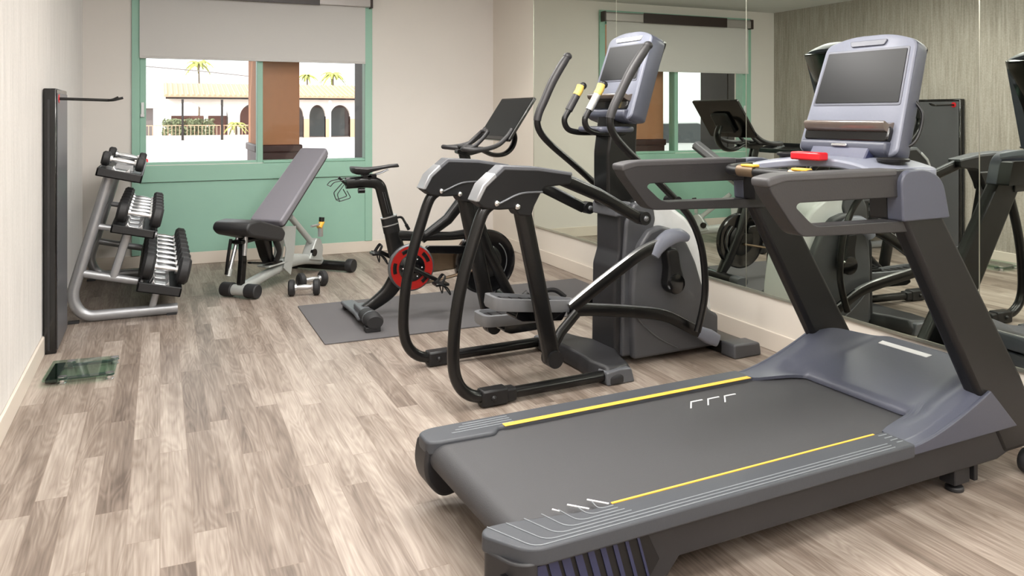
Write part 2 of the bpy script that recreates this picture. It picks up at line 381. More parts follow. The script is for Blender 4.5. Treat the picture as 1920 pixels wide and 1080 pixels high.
# roller shade in the window
t = thing('roller_shade', 'light grey roller shade pulled halfway down over the green framed window', 'window shade', (.80, YB - .05, 1.77))
t.location = (0, 0, 0); t.location = (.80, YB - .05, 1.77)
def loc(mb, o): mb.v = [(x - o[0], y - o[1], z - o[2]) for x, y, z in mb.v]; return mb
OR = (.80, YB - .05, 1.77)
obj('shade_fabric', loc(MB().box(-.157, 1.762, YB - .045, YB - .042, 1.785, 2.30), OR), 'shade_fabric', t)
obj('hem_bar', loc(MB().box(-.157, 1.762, YB - .052, YB - .036, 1.77, 1.79), OR), 'shade_fabric', t, bevel=.004)
obj('cassette', loc(MB().prism([(YB - .10, 2.30), (YB - .024, 2.30), (YB - .024, 2.395), (YB - .085, 2.395), (YB - .10, 2.38)], -.15, 1.80, 'yz'), OR), 'valance_metal', t, bevel=.004)
obj('end_cap', loc(MB().box(-.185, -.15, YB - .105, YB - .024, 2.29, 2.40), OR), 'valance_dark', t, bevel=.004)
obj('end_cap', loc(MB().box(1.80, 1.822, YB - .105, YB - .024, 2.29, 2.40), OR), 'valance_dark', t, bevel=.004)
obj('cassette_reflection', loc(MB().prism([(YB - .108, 2.292), (YB - .10, 2.292), (YB - .10, 2.40), (YB - .108, 2.40)], .20, 1.33, 'yz'), OR), 'valance_dark', t, bevel=.002, label='dark brown painted reflection on the cassette face')  # dark strip stands in for a reflection in the cassette
# mirrors on the right wall
edges = [6.433, 5.018, 3.604, 2.19, .775, -.64]
for i in range(5):
    y1, y0 = edges[i], edges[i + 1]
    zt = 2.47 if i == 0 else CEIL - .002
    lab = ['frameless mirror panel farthest from the camera, beside the back corner', 'frameless mirror panel second from the back corner, behind the elliptical trainer',
           'wide mirror panel between the elliptical trainer and the treadmill, reflecting the back corner', 'mirror panel at the right edge of the photo, in front of the treadmill',
           'mirror panel nearest the camera, outside the frame'][i]
    if i > 3: continue
    t = thing('wall_mirror', lab, 'mirror', (XR - .008, (y0 + y1) / 2, .3), 0, 'frameless mirrors side by side on the right wall')
    h = (y1 - y0) / 2 - .0025
    obj('mirror_glass', MB().box(-.001, .006, -h, h, .008, CEIL - .302), 'mirror_silver', t)
    obj('edge_channel', MB().box(-.005, .008, -h - .002, h + .002, -.006, .008), 'trim_metal', t)
    if i == 0: obj('edge_bevel', MB().box(-.003, .007, h - .0, h + .0024, .008, CEIL - .302), 'trim_metal', t)
    else: obj('edge_bevel', MB().box(-.0015, .007, h - .0, h + .0045, .008, CEIL - .302), 'trim_metal', t)
# housings for the added fill lights and the downlights
for k, (x, y, e) in enumerate(FILL_LAMPS):
    t = thing('fill_panel', 'added rectangular fill light on the ceiling, ' + ['nearest the window', 'above the elliptical trainer', 'above the treadmill tail', 'farthest from the window'][k], 'ceiling light', (x, y, CEIL), 0, 'added rectangular fill lights')
    f = MB().box(-.9, .9, -.5, -.46, -.02, 0).box(-.9, .9, .46, .5, -.02, 0).box(-.9, -.86, -.46, .46, -.02, 0).box(.86, .9, -.46, .46, -.02, 0)
    obj('frame', f, 'white_shell', t, bevel=.003); obj('diffuser', MB().box(-.86, .86, -.46, .46, -.012, -.002), 'lamp_diffuser', t)
for k, (x, y, e) in enumerate(FILL_GLOBES):
    t = thing('fill_globe', 'small added globe fill light ' + ['along the left wall', 'behind the camera', 'above the camera', 'above the elliptical trainer'][k], 'ceiling light', (x, y, CEIL), 0, 'added globe fill lights')
    obj('rim', MB().lathe([(.02, 0), (.085, 0), (.085, -.012), (.05, -.03), (.02, -.03)], axis='z'), 'white_shell', t)
    obj('diffuser', MB().ball((0, 0, -.07), .055, 20), 'lamp_diffuser', t)
for k, (x, y, e) in enumerate(SPOTS):
    t = thing('downlight', 'small round recessed downlight ' + ['above the dumbbell rack', 'above the black standing mirror board', 'added to light the back right corner'][k], 'ceiling light', (x, y, CEIL), 0, 'round downlights')
    obj('rim', MB().lathe([(.045, 0), (.075, 0), (.075, -.006), (.06, -.014), (.045, -.014)], axis='z'), 'white_shell', t)
    obj('diffuser', MB().lathe([(.001, -.003), (.046, -.003), (.046, -.008), (.001, -.008)], axis='z'), 'lamp_diffuser', t)

# ================================================================ TREADMILL
T = thing('treadmill', 'large grey treadmill with a touchscreen console, facing the mirror in the foreground', 'treadmill', (.80, 2.152, 0), 2.6)
# local axes: x toward the mirror, y away from the camera
obj('frame', MB().prism([(0.05, .07), (.43, .055), (.47, .10), (1.86, .092), (1.97, .12), (1.97, .22), (.05, .21)], -.395, -.35)
    .prism([(0.05, .07), (.43, .055), (.47, .10), (1.86, .092), (1.97, .12), (1.97, .22), (.05, .21)], .35, .395)
    .box(.10, .16, -.36, .36, .09, .15).box(1.5, 1.56, -.36, .36, .10, .16).box(1.9, 1.97, -.38, .38, .10, .2), 'charcoal', T, bevel=.006)
fins = MB()
fin = obj('side_grille', MB().prism([(.015, .07), (.36, .065), (.40, .115), (.36, .195), (.015, .195)], -.401, -.394), 'black_plastic', T, bevel=.001)
for k in range(9):
    x0 = .02 + k * .038; wd = .030 * (1 - k / 10.5)
    fins.prism([(x0 + .035, .073), (x0 + .035 + wd, .073), (x0 + wd, .19), (x0, .19)], -.405, -.399)
obj('grille_fin', fins, 'navy', fin, label='slanted dark blue fins')
# running belt round the deck
bt = []
R_ = .047
sec = [(.06 + R_ * math.cos(a), .18 + R_ * math.sin(a)) for a in [PI * 1.5 - PI * k / 14 for k in range(15)]]
belt = sec + [(1.62, .227), (1.70, .18), (1.62, .133)]
obj('running_belt', MB().prism(belt, -.30, .31), 'belt', T, sharp=50)
mk = MB()
for x, y in ((.975, .178), (1.052, .174), (1.129, .170)):
    mk.prism([(x, y), (x + .007, y), (x + .052, y + .054), (x + .045, y + .054)], .2272, .2282, 'xy')
    mk.prism([(x + .045, y + .054), (x + .049, y + .046), (x + .098, y + .046), (x + .098, y + .053)], .2272, .2282, 'xy')
obj('belt_marking', mk, 'white_mark', T, label='white hooked tick marks on the belt')
# foot rails with end caps
far = [(0.0, .385), (.0, .30), (.03, .285), (.235, .275), (.262, .307), (1.40, .307), (1.40, .408), (.045, .408)]
fr = obj('foot_rail', MB().prism(rnd(far, [.03, .02, .02, .015, .01, 0, 0, .05]), .195, .240, 'xy'), 'deck_grey', T, bevel=.012, bseg=3)
obj('yellow_stripe', MB().prism([(.285, .302), (1.385, .302), (1.385, .326), (.285, .326)], .2392, .2415, 'xy'), 'yellow', fr, bevel=.001, label='broad yellow stripe')
ridg = MB()
for k in range(4): ridg.box(.10 + .02 * k, .33, .325 + k * .018, .330 + k * .018, .2395, .2415)
obj('tread_ridge', ridg, 'line_grey', fr, label='thin raised ridges')
near = [(-.075, -.295), (-.055, -.262), (.0, -.262), (.22, -.305), (1.40, -.302), (1.40, -.418), (.03, -.418), (-.01, -.400)]
nr = obj('foot_rail', MB().prism(rnd(near, [.03, .02, .02, .015, 0, 0, .05, .03]), .195, .240, 'xy'), 'deck_grey', T, bevel=.012, bseg=3)
obj('yellow_stripe', MB().box(.31, 1.345, -.3085, -.3015, .2392, .2415), 'yellow', nr, label='thin yellow stripe')
rl = MB()
for k in range(7):
    d = k * .0145
    xs = 1.32 if k >= 3 else .34
    p0 = [(-.045 + (6 - k) * .052, -.268 - (0 if k > 5 else .004)), (.02 + (6 - k) * .040, -.405 + (6 - k) * .0145), (.10 + (6 - k) * .035, -.405 + (6 - k) * .0145), (1.32 if k > 3 else .30 + k * .012, -.405 + (6 - k) * .0145)]
    pts = bend([(a, b_, .2405) for a, b_ in p0], .03, 4)
    rl.tube(pts, (.0020, .0020), 6)
for k in range(4): rl.box(1.345 + k * .004, 1.385, -.325 - k * .02, -.321 - k * .02, .2395, .2415)
obj('tread_ridge', rl, 'line_grey', nr, label='pale raised chevron ridges')
for x, y, k in ((.146, -.266, .35), (.195, -.262, 1), (.258, -.262, 1)):
    obj('rail_marking', MB().prism([(x, y), (x + .004, y + .004), (x + .045 * k, y - .042 * k), (x + .041 * k, y - .045 * k)], .2405, .2425, 'xy'), 'white_mark', nr, label='short white dash')
def capside(y0, y1, x0):
    return MB().prism(rnd([(x0, .10), (x0 - .012, .16), (x0, .222), (.14, .222), (.14, .06), (x0 + .05, .045)], [.03, .03, .01, 0, 0, .03]), y0, y1)
ec = obj('end_cap', capside(.298, .404, .004), 'charcoal', T, bevel=.014, bseg=3)
ec = obj('end_cap', MB().loft([[(x, y, z) for x, y in rnd([(-.070, -.30), (-.05, -.266), (.02, -.266), (.03, -.412), (.0, -.412), (-.035, -.392)], .02)] for z in (.05, .12, .205)]), 'charcoal', T, bevel=.006, bseg=2)
obj('slot', MB().prism([(-.398, .135), (-.37, .145), (-.37, .175), (-.398, .165)], -.058, -.030, 'yz'), 'gloss_black', ec)
# motor cover
def sm(a, b, x): t = max(0, min(1, (x - a) / (b - a))); return t * t * (3 - 2 * t)
def cover(u, v):
    q = -.408 + .816 * v; aq = abs(q)
    x0 = 1.395 + .205 * (sm(.315, .215, q) if q > 0 else sm(.300, .232, aq))
    x1 = 2.045 - .235 * sm(.16, .408, aq)
    uu = min(u / .9, 1.); x = x0 + (x1 - x0) * (uu * .97 + .03 * max(0, (u - .9) / .1))
    side = .238 + .125 * max(0., (x - 1.40) / .42) ** 1.5
    mid = .240 + .105 * max(0, (x - 1.60) / .42) ** .9 + .012 * sm(1.59, 1.63, x)
    k = sm(.20, .37, aq); z = mid * (1 - k) + side * k
    z += .010 * math.exp(-((aq - .32) / .04) ** 2) * sm(1.42, 1.7, x)
    if u > .9: z -= .05 * ((u - .9) / .1) ** 2
    if aq > .395: z -= .010
    return (x, q, z)
mc = obj('motor_cover', MB().grid(cover, 40, 64, .012), 'slate', T, sharp=60)
skirt = [(1.40, .20)] + [(1.40 + .04 * i, .230 + .125 * (.04 * i / .42) ** 1.5) for i in range(11)] + [(1.95, .20)]
obj('cover_side', MB().prism(skirt, -.412, -.398), 'slate', mc, bevel=.004)
obj('cover_side', MB().prism(skirt, .398, .412), 'slate', mc, bevel=.004)
obj('cover_front', MB().prism([(1.70, .20), (2.02, .285), (2.03, .10), (1.70, .10)], -.19, .19).prism([(1.70, .20), (1.94, .28), (1.95, .10), (1.70, .10)], -.34, .34), 'slate', mc, bevel=.01)
lz = lambda x: .252 + .105 * ((x - 1.60) / .42) ** .9 + .0015
obj('warning_label', MB().add([(x, q, lz(x) + dz) for dz in (0, -.004) for x, q in ((1.955, -.055), (1.982, -.060), (1.982, .165), (1.955, .165))], [(0, 1, 2, 3), (4, 7, 6, 5), (0, 4, 5, 1), (1, 5, 6, 2), (2, 6, 7, 3), (3, 7, 4, 0)]), 'white_mark', mc, label='white warning strip')
# uprights
def upright(y0, y1, near):
    prof = [(1.346, .99), (1.752, .336), (1.895, .105), (2.09, .105), (2.125, .15), (1.992, .373), (1.548, .99)] if near else [(1.41, .99), (1.772, .378), (1.96, .06), (2.13, .06), (2.16, .13), (1.999, .374), (1.60, .99)]
    return MB().prism(prof, y0, y1)
un = obj('upright', upright(-.40, -.335, True), 'black_plastic', T, bevel=.018, bseg=3)
uf = obj('upright', upright(.355, .415, False), 'black_plastic', T, bevel=.018, bseg=3)
for y in (-.385, .385):
    obj('transport_wheel', MB().lathe([(.02, -.018), (.042, -.018), (.045, -.012), (.045, .012), (.042, .018), (.02, .018)], (2.06, y, .045)), 'rubber_black', T)
for y in (-.345, .345):
    ft = obj('leveling_foot', MB().box(1.66, 1.74, y - .03, y + .03, .03, .10).lathe([(.03, 0), (.03, .015), (.012, .02), (.012, .06)], (1.70, y, 0), 'z'), 'charcoal', T, bevel=.004)
    obj('bracket', MB().box(1.78, 1.80, y - .02, y + .02, .02, .10), 'charcoal', ft, bevel=.003)
for y in (-.33, .33): obj('rear_foot', MB().lathe([(.028, 0), (.03, .01), (.014, .03), (.014, .08)], (.34, y, 0), 'z'), 'rubber_black', T)
# elbows joining uprights, handrails and dash
elb = rnd([(1.352, .955), (1.345, 1.09), (1.37, 1.118), (1.47, 1.124), (1.55, 1.085), (1.585, .955)], [.01, .03, .03, .05, .04, .01])
for sg in (-1, 1):
    el = obj('elbow', MB().prism([(x + (.04 if sg > 0 else 0), z) for x, z in elb], sg * .350, sg * .410), 'slate', T, bevel=.014, bseg=3)
    obj('inner_cover', MB().prism([(x + (.04 if sg > 0 else 0), min(z, 1.07)) for x, z in elb], sg * .286, sg * .351), 'black_plastic', el, bevel=.008)
def rail(y0, y1):
    o_ = [(1.40, 1.120), (.85, 1.120), (.795, 1.108), (.802, 1.075), (.885, .975), (.925, .934), (1.50, .914), (1.50, .954), (1.00, .962), (.968, .972), (.905, 1.024), (.918, 1.036), (1.40, 1.032)]
    return MB().prism(rnd(o_, [.0, .03, .03, .03, .04, .03, 0, 0, .02, .02, .012, .012, 0], 5), y0, y1)
for y0, y1 in ((-.392, -.325), (.345, .412)):
    hr = obj('handrail', rail(y0, y1), 'rubber_grip', T, bevel=.015, bseg=4)
    pad = rnd([(1.345, 1.124), (.85, 1.124), (.789, 1.112), (.794, 1.085), (.825, 1.092), (.86, 1.100), (1.345, 1.100)], [0, .03, .03, .01, .02, .02, 0], 5)
    obj('arm_pad', MB().prism(pad, y0 - .003, y1 + .003), 'pad_rubber', hr, bevel=.012, bseg=4, label='lighter grey padding on top')
# dash: arched bridge between the elbows
def dash(u, v):
    q = -.31 + .62 * v; aq = abs(q)
    x = (1.36 + .10 * (1 - (q / .31) ** 2)) + (.30 - .05 * (1 - (q / .31) ** 2)) * u
    z = 1.112 + .034 * (1 - (q / .31) ** 2) + .010 * math.sin(PI * u) - .012 * (1 - u)
    return (x, q, z)
obj('dash', MB().grid(dash, 10, 30, .032), 'slate_light', T, bevel=.008)
st = obj('stop_button', MB().prism(rnd([(1.405, -.02), (1.405, .12), (1.46, .12), (1.46, -.02)], .012), 1.128, 1.158, 'xy'), 'red_plastic', T, bevel=.006, label='red stop button')
cup = obj('cup_holder', MB().lathe([(.030, .0), (.052, .0), (.054, .008), (.048, .012), (.040, .004), (.036, -.02), (.030, -.02)], (1.53, -.235, 1.135), 'z', 28), 'black_plastic', T)
cup = obj('cup_holder', MB().lathe([(.030, .0), (.052, .0), (.054, .008), (.048, .012), (.040, .004), (.036, -.02), (.030, -.02)], (1.53, .235, 1.135), 'z', 28), 'black_plastic', T)
hb = obj('heart_rate_bar', MB().tube(cr([(1.40, .30, 1.09), (1.30, .30, 1.085), (1.25, .26, 1.083), (1.235, .1, 1.083), (1.235, -.1, 1.083), (1.25, -.26, 1.083), (1.30, -.30, 1.085), (1.40, -.30, 1.09)], 5), (.020, .022), 14), 'black_plastic', T)
for y in (.17, -.09): obj('contact_pad', MB().tube([(1.236, y - .05, 1.086), (1.236, y + .035, 1.086)], .0235, 14), 'bronze', hb, label='shiny metal contact pad')
for y in (.15, -.10):
    obj('contact_button', MB().box(1.216, 1.25, y - .035, y + .03, 1.103, 1.112), 'yellow', hb, bevel=.003, label='yellow button')
# neck and console
obj('neck', MB().prism(rnd([(1.50, 1.12), (1.56, 1.21), (1.66, 1.30), (1.70, 1.30), (1.66, 1.12)], .02), -.13, .13), 'navy', T, bevel=.012)
CM = Matrix.Translation((1.575, 0, 1.19)) @ Matrix.Rotation(math.radians(-71.5 + 90), 4, 'Y')   # local: x depth, y width, z up the face
def trapz(w0, w1, h0, h1): return [(-w0, h0), (w0, h0), (w1, h1), (-w1, h1)]
face = rnd([(-.205, -.035), (-.19, .0), (-.205, .12), (-.197, .395), (-.12, .425), (.0, .433), (.12, .425), (.197, .395), (.205, .12), (.205, -.035)][::1], [.03, 0, 0, .03, .05, .05, .05, .03, 0, .03])
def console(par, CMx, W0, W1, H0, H1, dep):
    """flat fronted housing: light face plate, darker sides, tapering black back"""
    def outline(g): return rnd([(-W0 + g, H0 + .02), (-W1 + g, H1 - .035), (-W1 * .45, H1 - g), (W1 * .45, H1 - g), (W1 - g, H1 - .035), (W0 - g, H0 + .02), (W0 * .88, H0 + g), (-W0 * .88, H0 + g)], [.02, .03, .12, .12, .03, .02, .02, .02])
    L = lambda dx, g: [CMx @ Vector((dx, y, z)) for y, z in outline(g)]
    cs_ = obj('console', MB().loft([L(-.006, .008), L(-.002, .002), L(.006, .0)]), 'slate_light', par, sharp=50)
    obj('side_housing', MB().loft([L(.005, -.001), L(.012, -.003), L(dep * .75, .0), L(dep, .012)]), 'slate', cs_, sharp=50)
    def tap(g, k): return rnd([(-W0 * (1 - k) + g, H0 + .05 + .04 * k), (-W1 + g, H1 - .06), (-W1 + g, H1 - .03), (W1 - g, H1 - .03), (W1 - g, H1 - .06), (W0 * (1 - k) - g, H0 + .05 + .04 * k)], .012)
    obj('back_shell', MB().loft([[CMx @ Vector((dx, y, z)) for y, z in tap(g, k)] for dx, g, k in ((dep - .01, .015, .0), (dep + .01, .018, .35), (dep + .035, .05, .62))]), 'gloss_black', cs_, sharp=50)
    return cs_
cs = console(T, CM, .225, .203, -.045, .437, .078)
obj('screen', MB().prism(rnd([(-.190, .158), (-.178, .368), (.178, .368), (.190, .158)], .006), -.0105, -.004, 'yz', CM), 'screen', cs, bevel=.001)
obj('screen_bezel', MB().prism(rnd([(-.199, .148), (-.186, .377), (.186, .377), (.199, .148)], .01), -.0085, -.004, 'yz', CM), 'slate', cs, bevel=.001)
obj('speaker_bar', MB().prism(rnd([(-.075, .388), (-.085, .412), (.085, .412), (.075, .388)], .008), -.012, -.004, 'yz', CM), 'slate', cs, bevel=.003)
TR = CM @ Matrix.Translation((-.03, 0, 0))
obj('reading_ledge', MB().prism(rnd([(-.004, .035), (-.045, .040), (-.062, .062), (-.058, .074), (-.03, .068), (-.004, .085)], .008), -.19, .175, 'xz', CM), 'tray_smoke', cs, bevel=.004, label='smoky brown tray')
obj('button_panel', MB().prism(rnd([(-.195, .002), (.185, .002), (.185, .066), (-.195, .066)], .02), -.030, -.003, 'yz', CM), 'gloss_black', cs, bevel=.006)
obj('chin', MB().prism(rnd([(.0, -.045), (-.03, -.035), (-.035, .0), (-.004, .012), (.05, .0), (.05, -.045)], .012), -.195, .195, 'xz', CM), 'slate', cs, bevel=.008)
obj('chin_plate', MB().prism(rnd([(-.035, -.022), (.035, -.022), (.035, -.012), (-.035, -.012)], .004), -.040, -.034, 'yz', CM), 'chrome', cs, bevel=.001)
obj('clip_cable', MB().tube(cr([tuple(CM @ Vector(p)) for p in ((.05, -.21, .18), (.07, -.235, .14), (.075, -.235, .07), (.06, -.225, .02), (.03, -.2, .0))], 6), .006, 8), 'black_plastic', cs)

# ================================================================ ELLIPTICAL TRAINER
E = thing('elliptical_trainer', 'black and grey elliptical trainer with tall moving handles, between treadmill and bike', 'elliptical trainer', (1.33, 3.59, 0), 3.5)
for s in (-1, 1):
    y = .32 * s
    p = [(.005, .90), (-.04, .86), (-.085, .74), (-.13, .60), (-.162, .46), (-.178, .33), (-.180, .20), (-.155, .115), (-.10, .062), (-.02, .042), (.06, .040)]
    lp = obj('rear_loop', MB().tube(cr([(a, y, z) for a, z in p], 5), .027, 16), 'black_metal', E)
    obj('loop_cover', MB().prism(rnd([(-.09, .915), (-.055, .985), (.045, 1.068), (.22, 1.055), (.40, 1.025), (.40, .975), (.25, .965), (.20, .88), (.185, .835), (.12, .845), (.10, .875), (.02, .875), (-.05, .885)],
                                     [.008, .012, .02, .02, .01, .02, .02, .01, .01, .01, .01, .01, .01]), y - .042, y + .042), 'black_plastic', E, bevel=.007, bseg=2)
    obj('top_strip', MB().prism([(-.058, .990), (.043, 1.072), (.22, 1.060), (.402, 1.029), (.402, 1.012), (.22, 1.040), (.05, 1.050), (-.04, .975)], y - .044, y + .044), 'graphite', E, bevel=.005, label='dark grey strip along the cover')
    obj('end_strip', MB().prism([(-.096, .918), (-.060, .990), (.0, 1.040), (.010, 1.020), (-.04, .978), (-.076, .915)], y - .046, y + .046), 'silver_paint', E, bevel=.005, label='silver end of the cover')
    tr = cr([(.0, y - .044, .895), (.05, y - .044, .915), (.10, y - .044, .935), (.15, y - .044, .945), (.24, y - .044, .945)], 4)
    obj('cover_trim', MB().tube(tr, .005, 8), 'gunmetal', E)
    for a, z in ((.008, .905), (.112, .885)): obj('bolt', MB().ball((a, y - .046, z), (.014, .012, .014)).cyl((a, y - .04, z), (a, y + .045, z), .008, 10), 'chrome', E)
    lk = cr([(.155, y + .045 * -s * .3, .88), (.20, y, .70), (.26, y, .45), (.325, y, .17)], 5)
    obj('link_arm', MB().tube([(.150, y, .90), (.318, y, .16)], (.022, .042), 16, ref=(0, 1, 0), power=.65), 'black_metal', E, bevel=0)
    obj('pivot', MB().cyl((.318, y - .035, .165), (.318, y + .035, .165), .040, 20), 'black_plastic', E)
    obj('pivot_arm', MB().tube([(.32, y - s * .03, .17), (.40, y - s * .06, .26), (.50, y - s * .08, .335)], (.018, .026), 12, ref=(0, 1, 0)), 'black_metal', E)
    tb = obj('floor_tube', MB().tube([(.05, y, .040), (.62, y, .040)], .026, 16), 'black_metal', E)
    obj('clamp', MB().box(-.055, .075, y - .034, y + .034, .004, .078).cyl((-.0, y - .045, .04), (-.0, y + .045, .04), .014, 10).box(.04, .12, y - .03, y + .03, .010, .07), 'black_plastic', E, bevel=.01)
    obj('tube_cap', MB().prism(rnd([(.60, .0), (.595, .065), (.67, .075), (.74, .07), (.76, .0)], .012), y - .042, y + .042), 'graphite', E, bevel=.012)
    # flat bar to the drive tower, its highlight added as a paler tube
    bar = MB().tube([(.36, y, .998), (.60, y - s * .03, .905), (.86, y - s * .06, .775)], (.014, .030), 14, ref=(0, 1, 0), power=.7)
    rb = obj('roller_bar', bar, 'black_metal', E)
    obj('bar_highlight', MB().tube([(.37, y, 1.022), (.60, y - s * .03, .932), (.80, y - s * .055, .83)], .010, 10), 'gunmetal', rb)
    obj('bar_pivot', MB().cyl((.885, y - s * .065 - .026, .775), (.885, y - s * .065 + .026, .775), .034, 20), 'black_plastic', rb)
    obj('bolt', MB().ball((.885, y - s * .065 - .030, .775), (.015, .01, .015)), 'gunmetal', rb)
base = [(.60, -.36), (.66, -.37), (.76, -.345), (.80, -.20), (.86, -.10), (.86, .10), (.80, .20), (.76, .345), (.66, .37), (.60, .36), (.58, .22), (.60, .10), (.60, -.10), (.58, -.22)]
obj('base_plate', MB().loft([[(x, y, .0) for x, y in rnd(base, .02)], [(x, y, .045) for x, y in rnd(base, .02)], [(.70 + (x - .70) * .82, y * .90, .085) for x, y in rnd(base, .02)]]), 'charcoal', E, bevel=.012, bseg=3)
# pedals, arms and cranks
def pedal(p0, yc, z, tilt, s):
    M = Matrix.Translation((p0, yc, z)) @ Matrix.Rotation(math.radians(tilt), 4, 'Y')
    out = rnd([(-.005, -.055), (.02, -.078), (.10, -.082), (.30, -.068), (.42, -.05), (.47, -.02), (.47, .03), (.42, .055), (.30, .07), (.10, .082), (.02, .078), (-.005, .055)], .02)
    ins = [(.02 + (x) * .90, y * .80) for x, y in out]
    rim = MB().loft([[M @ Vector((x * .97 + .006, y * .9, -.035)) for x, y in out], [M @ Vector((x, y, -.02)) for x, y in out], [M @ Vector((x, y, .022)) for x, y in out], [M @ Vector((x, y, .024)) for x, y in ins], [M @ Vector((x, y, .004)) for x, y in ins]])
    pd = obj('pedal', rim, 'pedal_grey', E, sharp=40)
    obj('foot_pad', MB().loft([[M @ Vector((x, y, .004)) for x, y in ins], [M @ Vector((x * .99, y * .97, .008)) for x, y in ins]]), 'rubber_grip', pd)
    g = MB()
    for k in range(6): g.prism([(.07 + k * .055, -.055), (.078 + k * .055, -.055), (.078 + k * .055, .055), (.07 + k * .055, .055)], .007, .011, 'xy', M)
    obj('pad_ridge', g, 'black_plastic', pd)
    obj('pedal_carriage', MB().prism(rnd([(.12, -.070), (.13, -.034), (.40, -.030), (.38, -.075), (.16, -.085)], .01), -.05, .05, 'xz', M), 'gloss_black', pd, bevel=.006)
    obj('toe_guard', MB().tube(cr([tuple(M @ Vector(v)) for v in ((.30, .062, .02), (.34, .066, .045), (.39, .058, .05), (.44, .042, .022))], 5), (.012, .008), 10), 'black_plastic', pd)
    return pd
pedal(.07, -.165, .428, 8, -1)
pedal(.165, .155, .262, 2, 1)
near_arm = cr([(.48, -.20, .34), (.60, -.215, .335), (.85, -.225, .298), (1.04, -.232, .258), (1.20, -.238, .18), (1.36, -.24, .095)], 5)
obj('pedal_arm', MB().tube(near_arm, (.016, .030), 14, ref=(0, 1, 0), power=.6), 'black_metal', E)
obj('arm_edge', MB().tube([(x, y - .002, z + .029) for x, y, z in near_arm[:-4]], (.0155, .0032), 8, ref=(0, 1, 0)), 'brushed', E, label='silver upper edge of the arm')
obj('arm_cap', MB().tube([(1.26, -.238, .150), (1.33, -.24, .115), (1.385, -.24, .088)], [(.022, .030), (.026, .040), (.022, .034)], 16, ref=(0, 1, 0), power=.6), 'slate_light', E)
cl = cr([(.48, -.215, .35), (.62, -.225, .44), (.78, -.235, .535), (.90, -.238, .598), (1.02, -.24, .635)], 5)
obj('crank_link', MB().tube(cl, (.016, .031), 14, ref=(0, 1, 0), power=.6), 'black_metal', E)
obj('arm_edge', MB().tube([(x - .012, y - .002, z + .027) for x, y, z in cl], (.0155, .0045), 8, ref=(0, 1, 0)), 'brushed', E, label='silver upper edge of the link')
obj('crank_cap', MB().tube(cr([(.965, -.242, .575), (1.00, -.243, .625), (1.06, -.243, .660), (1.13, -.243, .668), (1.185, -.242, .65)], 4), [(.020, .030), (.026, .042), (.028, .046), (.026, .036), (.018, .02)], 16, ref=(0, 1, 0)), 'slate_light', E)
obj('crank', MB().prism(rnd([(1.055, .60), (1.135, .60), (1.15, .50), (1.175, .44), (1.16, .37), (1.105, .355), (1.06, .40), (1.075, .50)], .03), -.235, -.170), 'black_plastic', E, bevel=.012)
obj('crank_boss', MB().lathe([(.02, 0), (.052, 0), (.055, -.010), (.050, -.02), (.02, -.024)], (1.118, -.222, .415), 'y', 28), 'gloss_black', E)
# far side pedal arm, link and crank
fa = [(x, -y, z - .03 if i < 8 else z) for i, (x, y, z) in enumerate(near_arm)]
obj('pedal_arm', MB().tube([(.45, .20, .25), (.70, .215, .24), (1.0, .23, .27), (1.30, .24, .36)], (.016, .026), 14, ref=(0, 1, 0), power=.6), 'black_metal', E)
obj('crank_link', MB().tube([(.46, .215, .26), (.72, .23, .25), (.92, .24, .21), (1.06, .24, .18)], (.015, .026), 14, ref=(0, 1, 0), power=.6), 'black_metal', E)
obj('crank', MB().prism(rnd([(1.07, .45), (1.16, .45), (1.14, .20), (1.08, .15), (1.03, .20)], .03), .170, .235), 'black_plastic', E, bevel=.012)
# drive housing
prof = [(.93, .025), (.93, .50), (.94, .74), (.95, .81), (.99, .858), (1.06, .855), (1.17, .815), (1.29, .735), (1.38, .61), (1.435, .45), (1.465, .25), (1.465, .03)]
obj('drive_housing', MB().prism(rnd(prof, .03), -.115, .115), 'white_shell', E, bevel=.03, bseg=4)
side = [(.90, .03), (.89, .38), (.90, .50), (.94, .62), (1.0, .690), (1.08, .712), (1.17, .685), (1.25, .61), (1.31, .50), (1.36, .36), (1.40, .235), (1.468, .20), (1.468, .03)]
for y0, y1 in ((-.165, -.11), (.11, .165)):
    sp = obj('side_panel', MB().prism(rnd(side, .02), y0, y1), 'shell_grey', E, bevel=.022, bseg=4)
    yy = y0 - .002 if y0 < 0 else y1 + .002
    obj('accent_line', MB().tube(cr([(.90, yy, .27), (.96, yy, .20), (1.06, yy, .12), (1.18, yy, .055)], 5), .004, 8), 'gunmetal', sp)
tow = rnd([(.812, .04), (.818, .50), (.845, .58), (.845, .79), (.95, .82), (.98, .70), (.93, .56), (.93, .04)], .015)
obj('rear_tower', MB().prism(tow, -.105, .105), 'charcoal', E, bevel=.02, bseg=3)
obj('tower_body', MB().prism(rnd([(.85, .04), (.86, .5), (.88, .74), (.93, .83), (1.05, .84), (1.07, .74), (1.02, .60), (.96, .04)], .015), -.125, .125), 'shell_grey', E, bevel=.02, bseg=3)
obj('tower_cap', MB().prism(rnd([(.822, .765), (.822, .83), (.86, .845), (.92, .84), (.91, .765)], .012), -.112, .112), 'graphite', E, bevel=.012)
obj('front_foot', MB().prism(rnd([(1.44, .0), (1.44, .07), (1.60, .062), (1.61, .0)], .012), -.225, .225), 'black_metal', E, bevel=.01)
for y0, y1 in ((-.33, -.22), (.22, .33)): obj('foot_cap', MB().prism(rnd([(1.43, .0), (1.43, .078), (1.61, .07), (1.622, .0)], .015), y0, y1), 'shell_grey', E, bevel=.014, bseg=3)
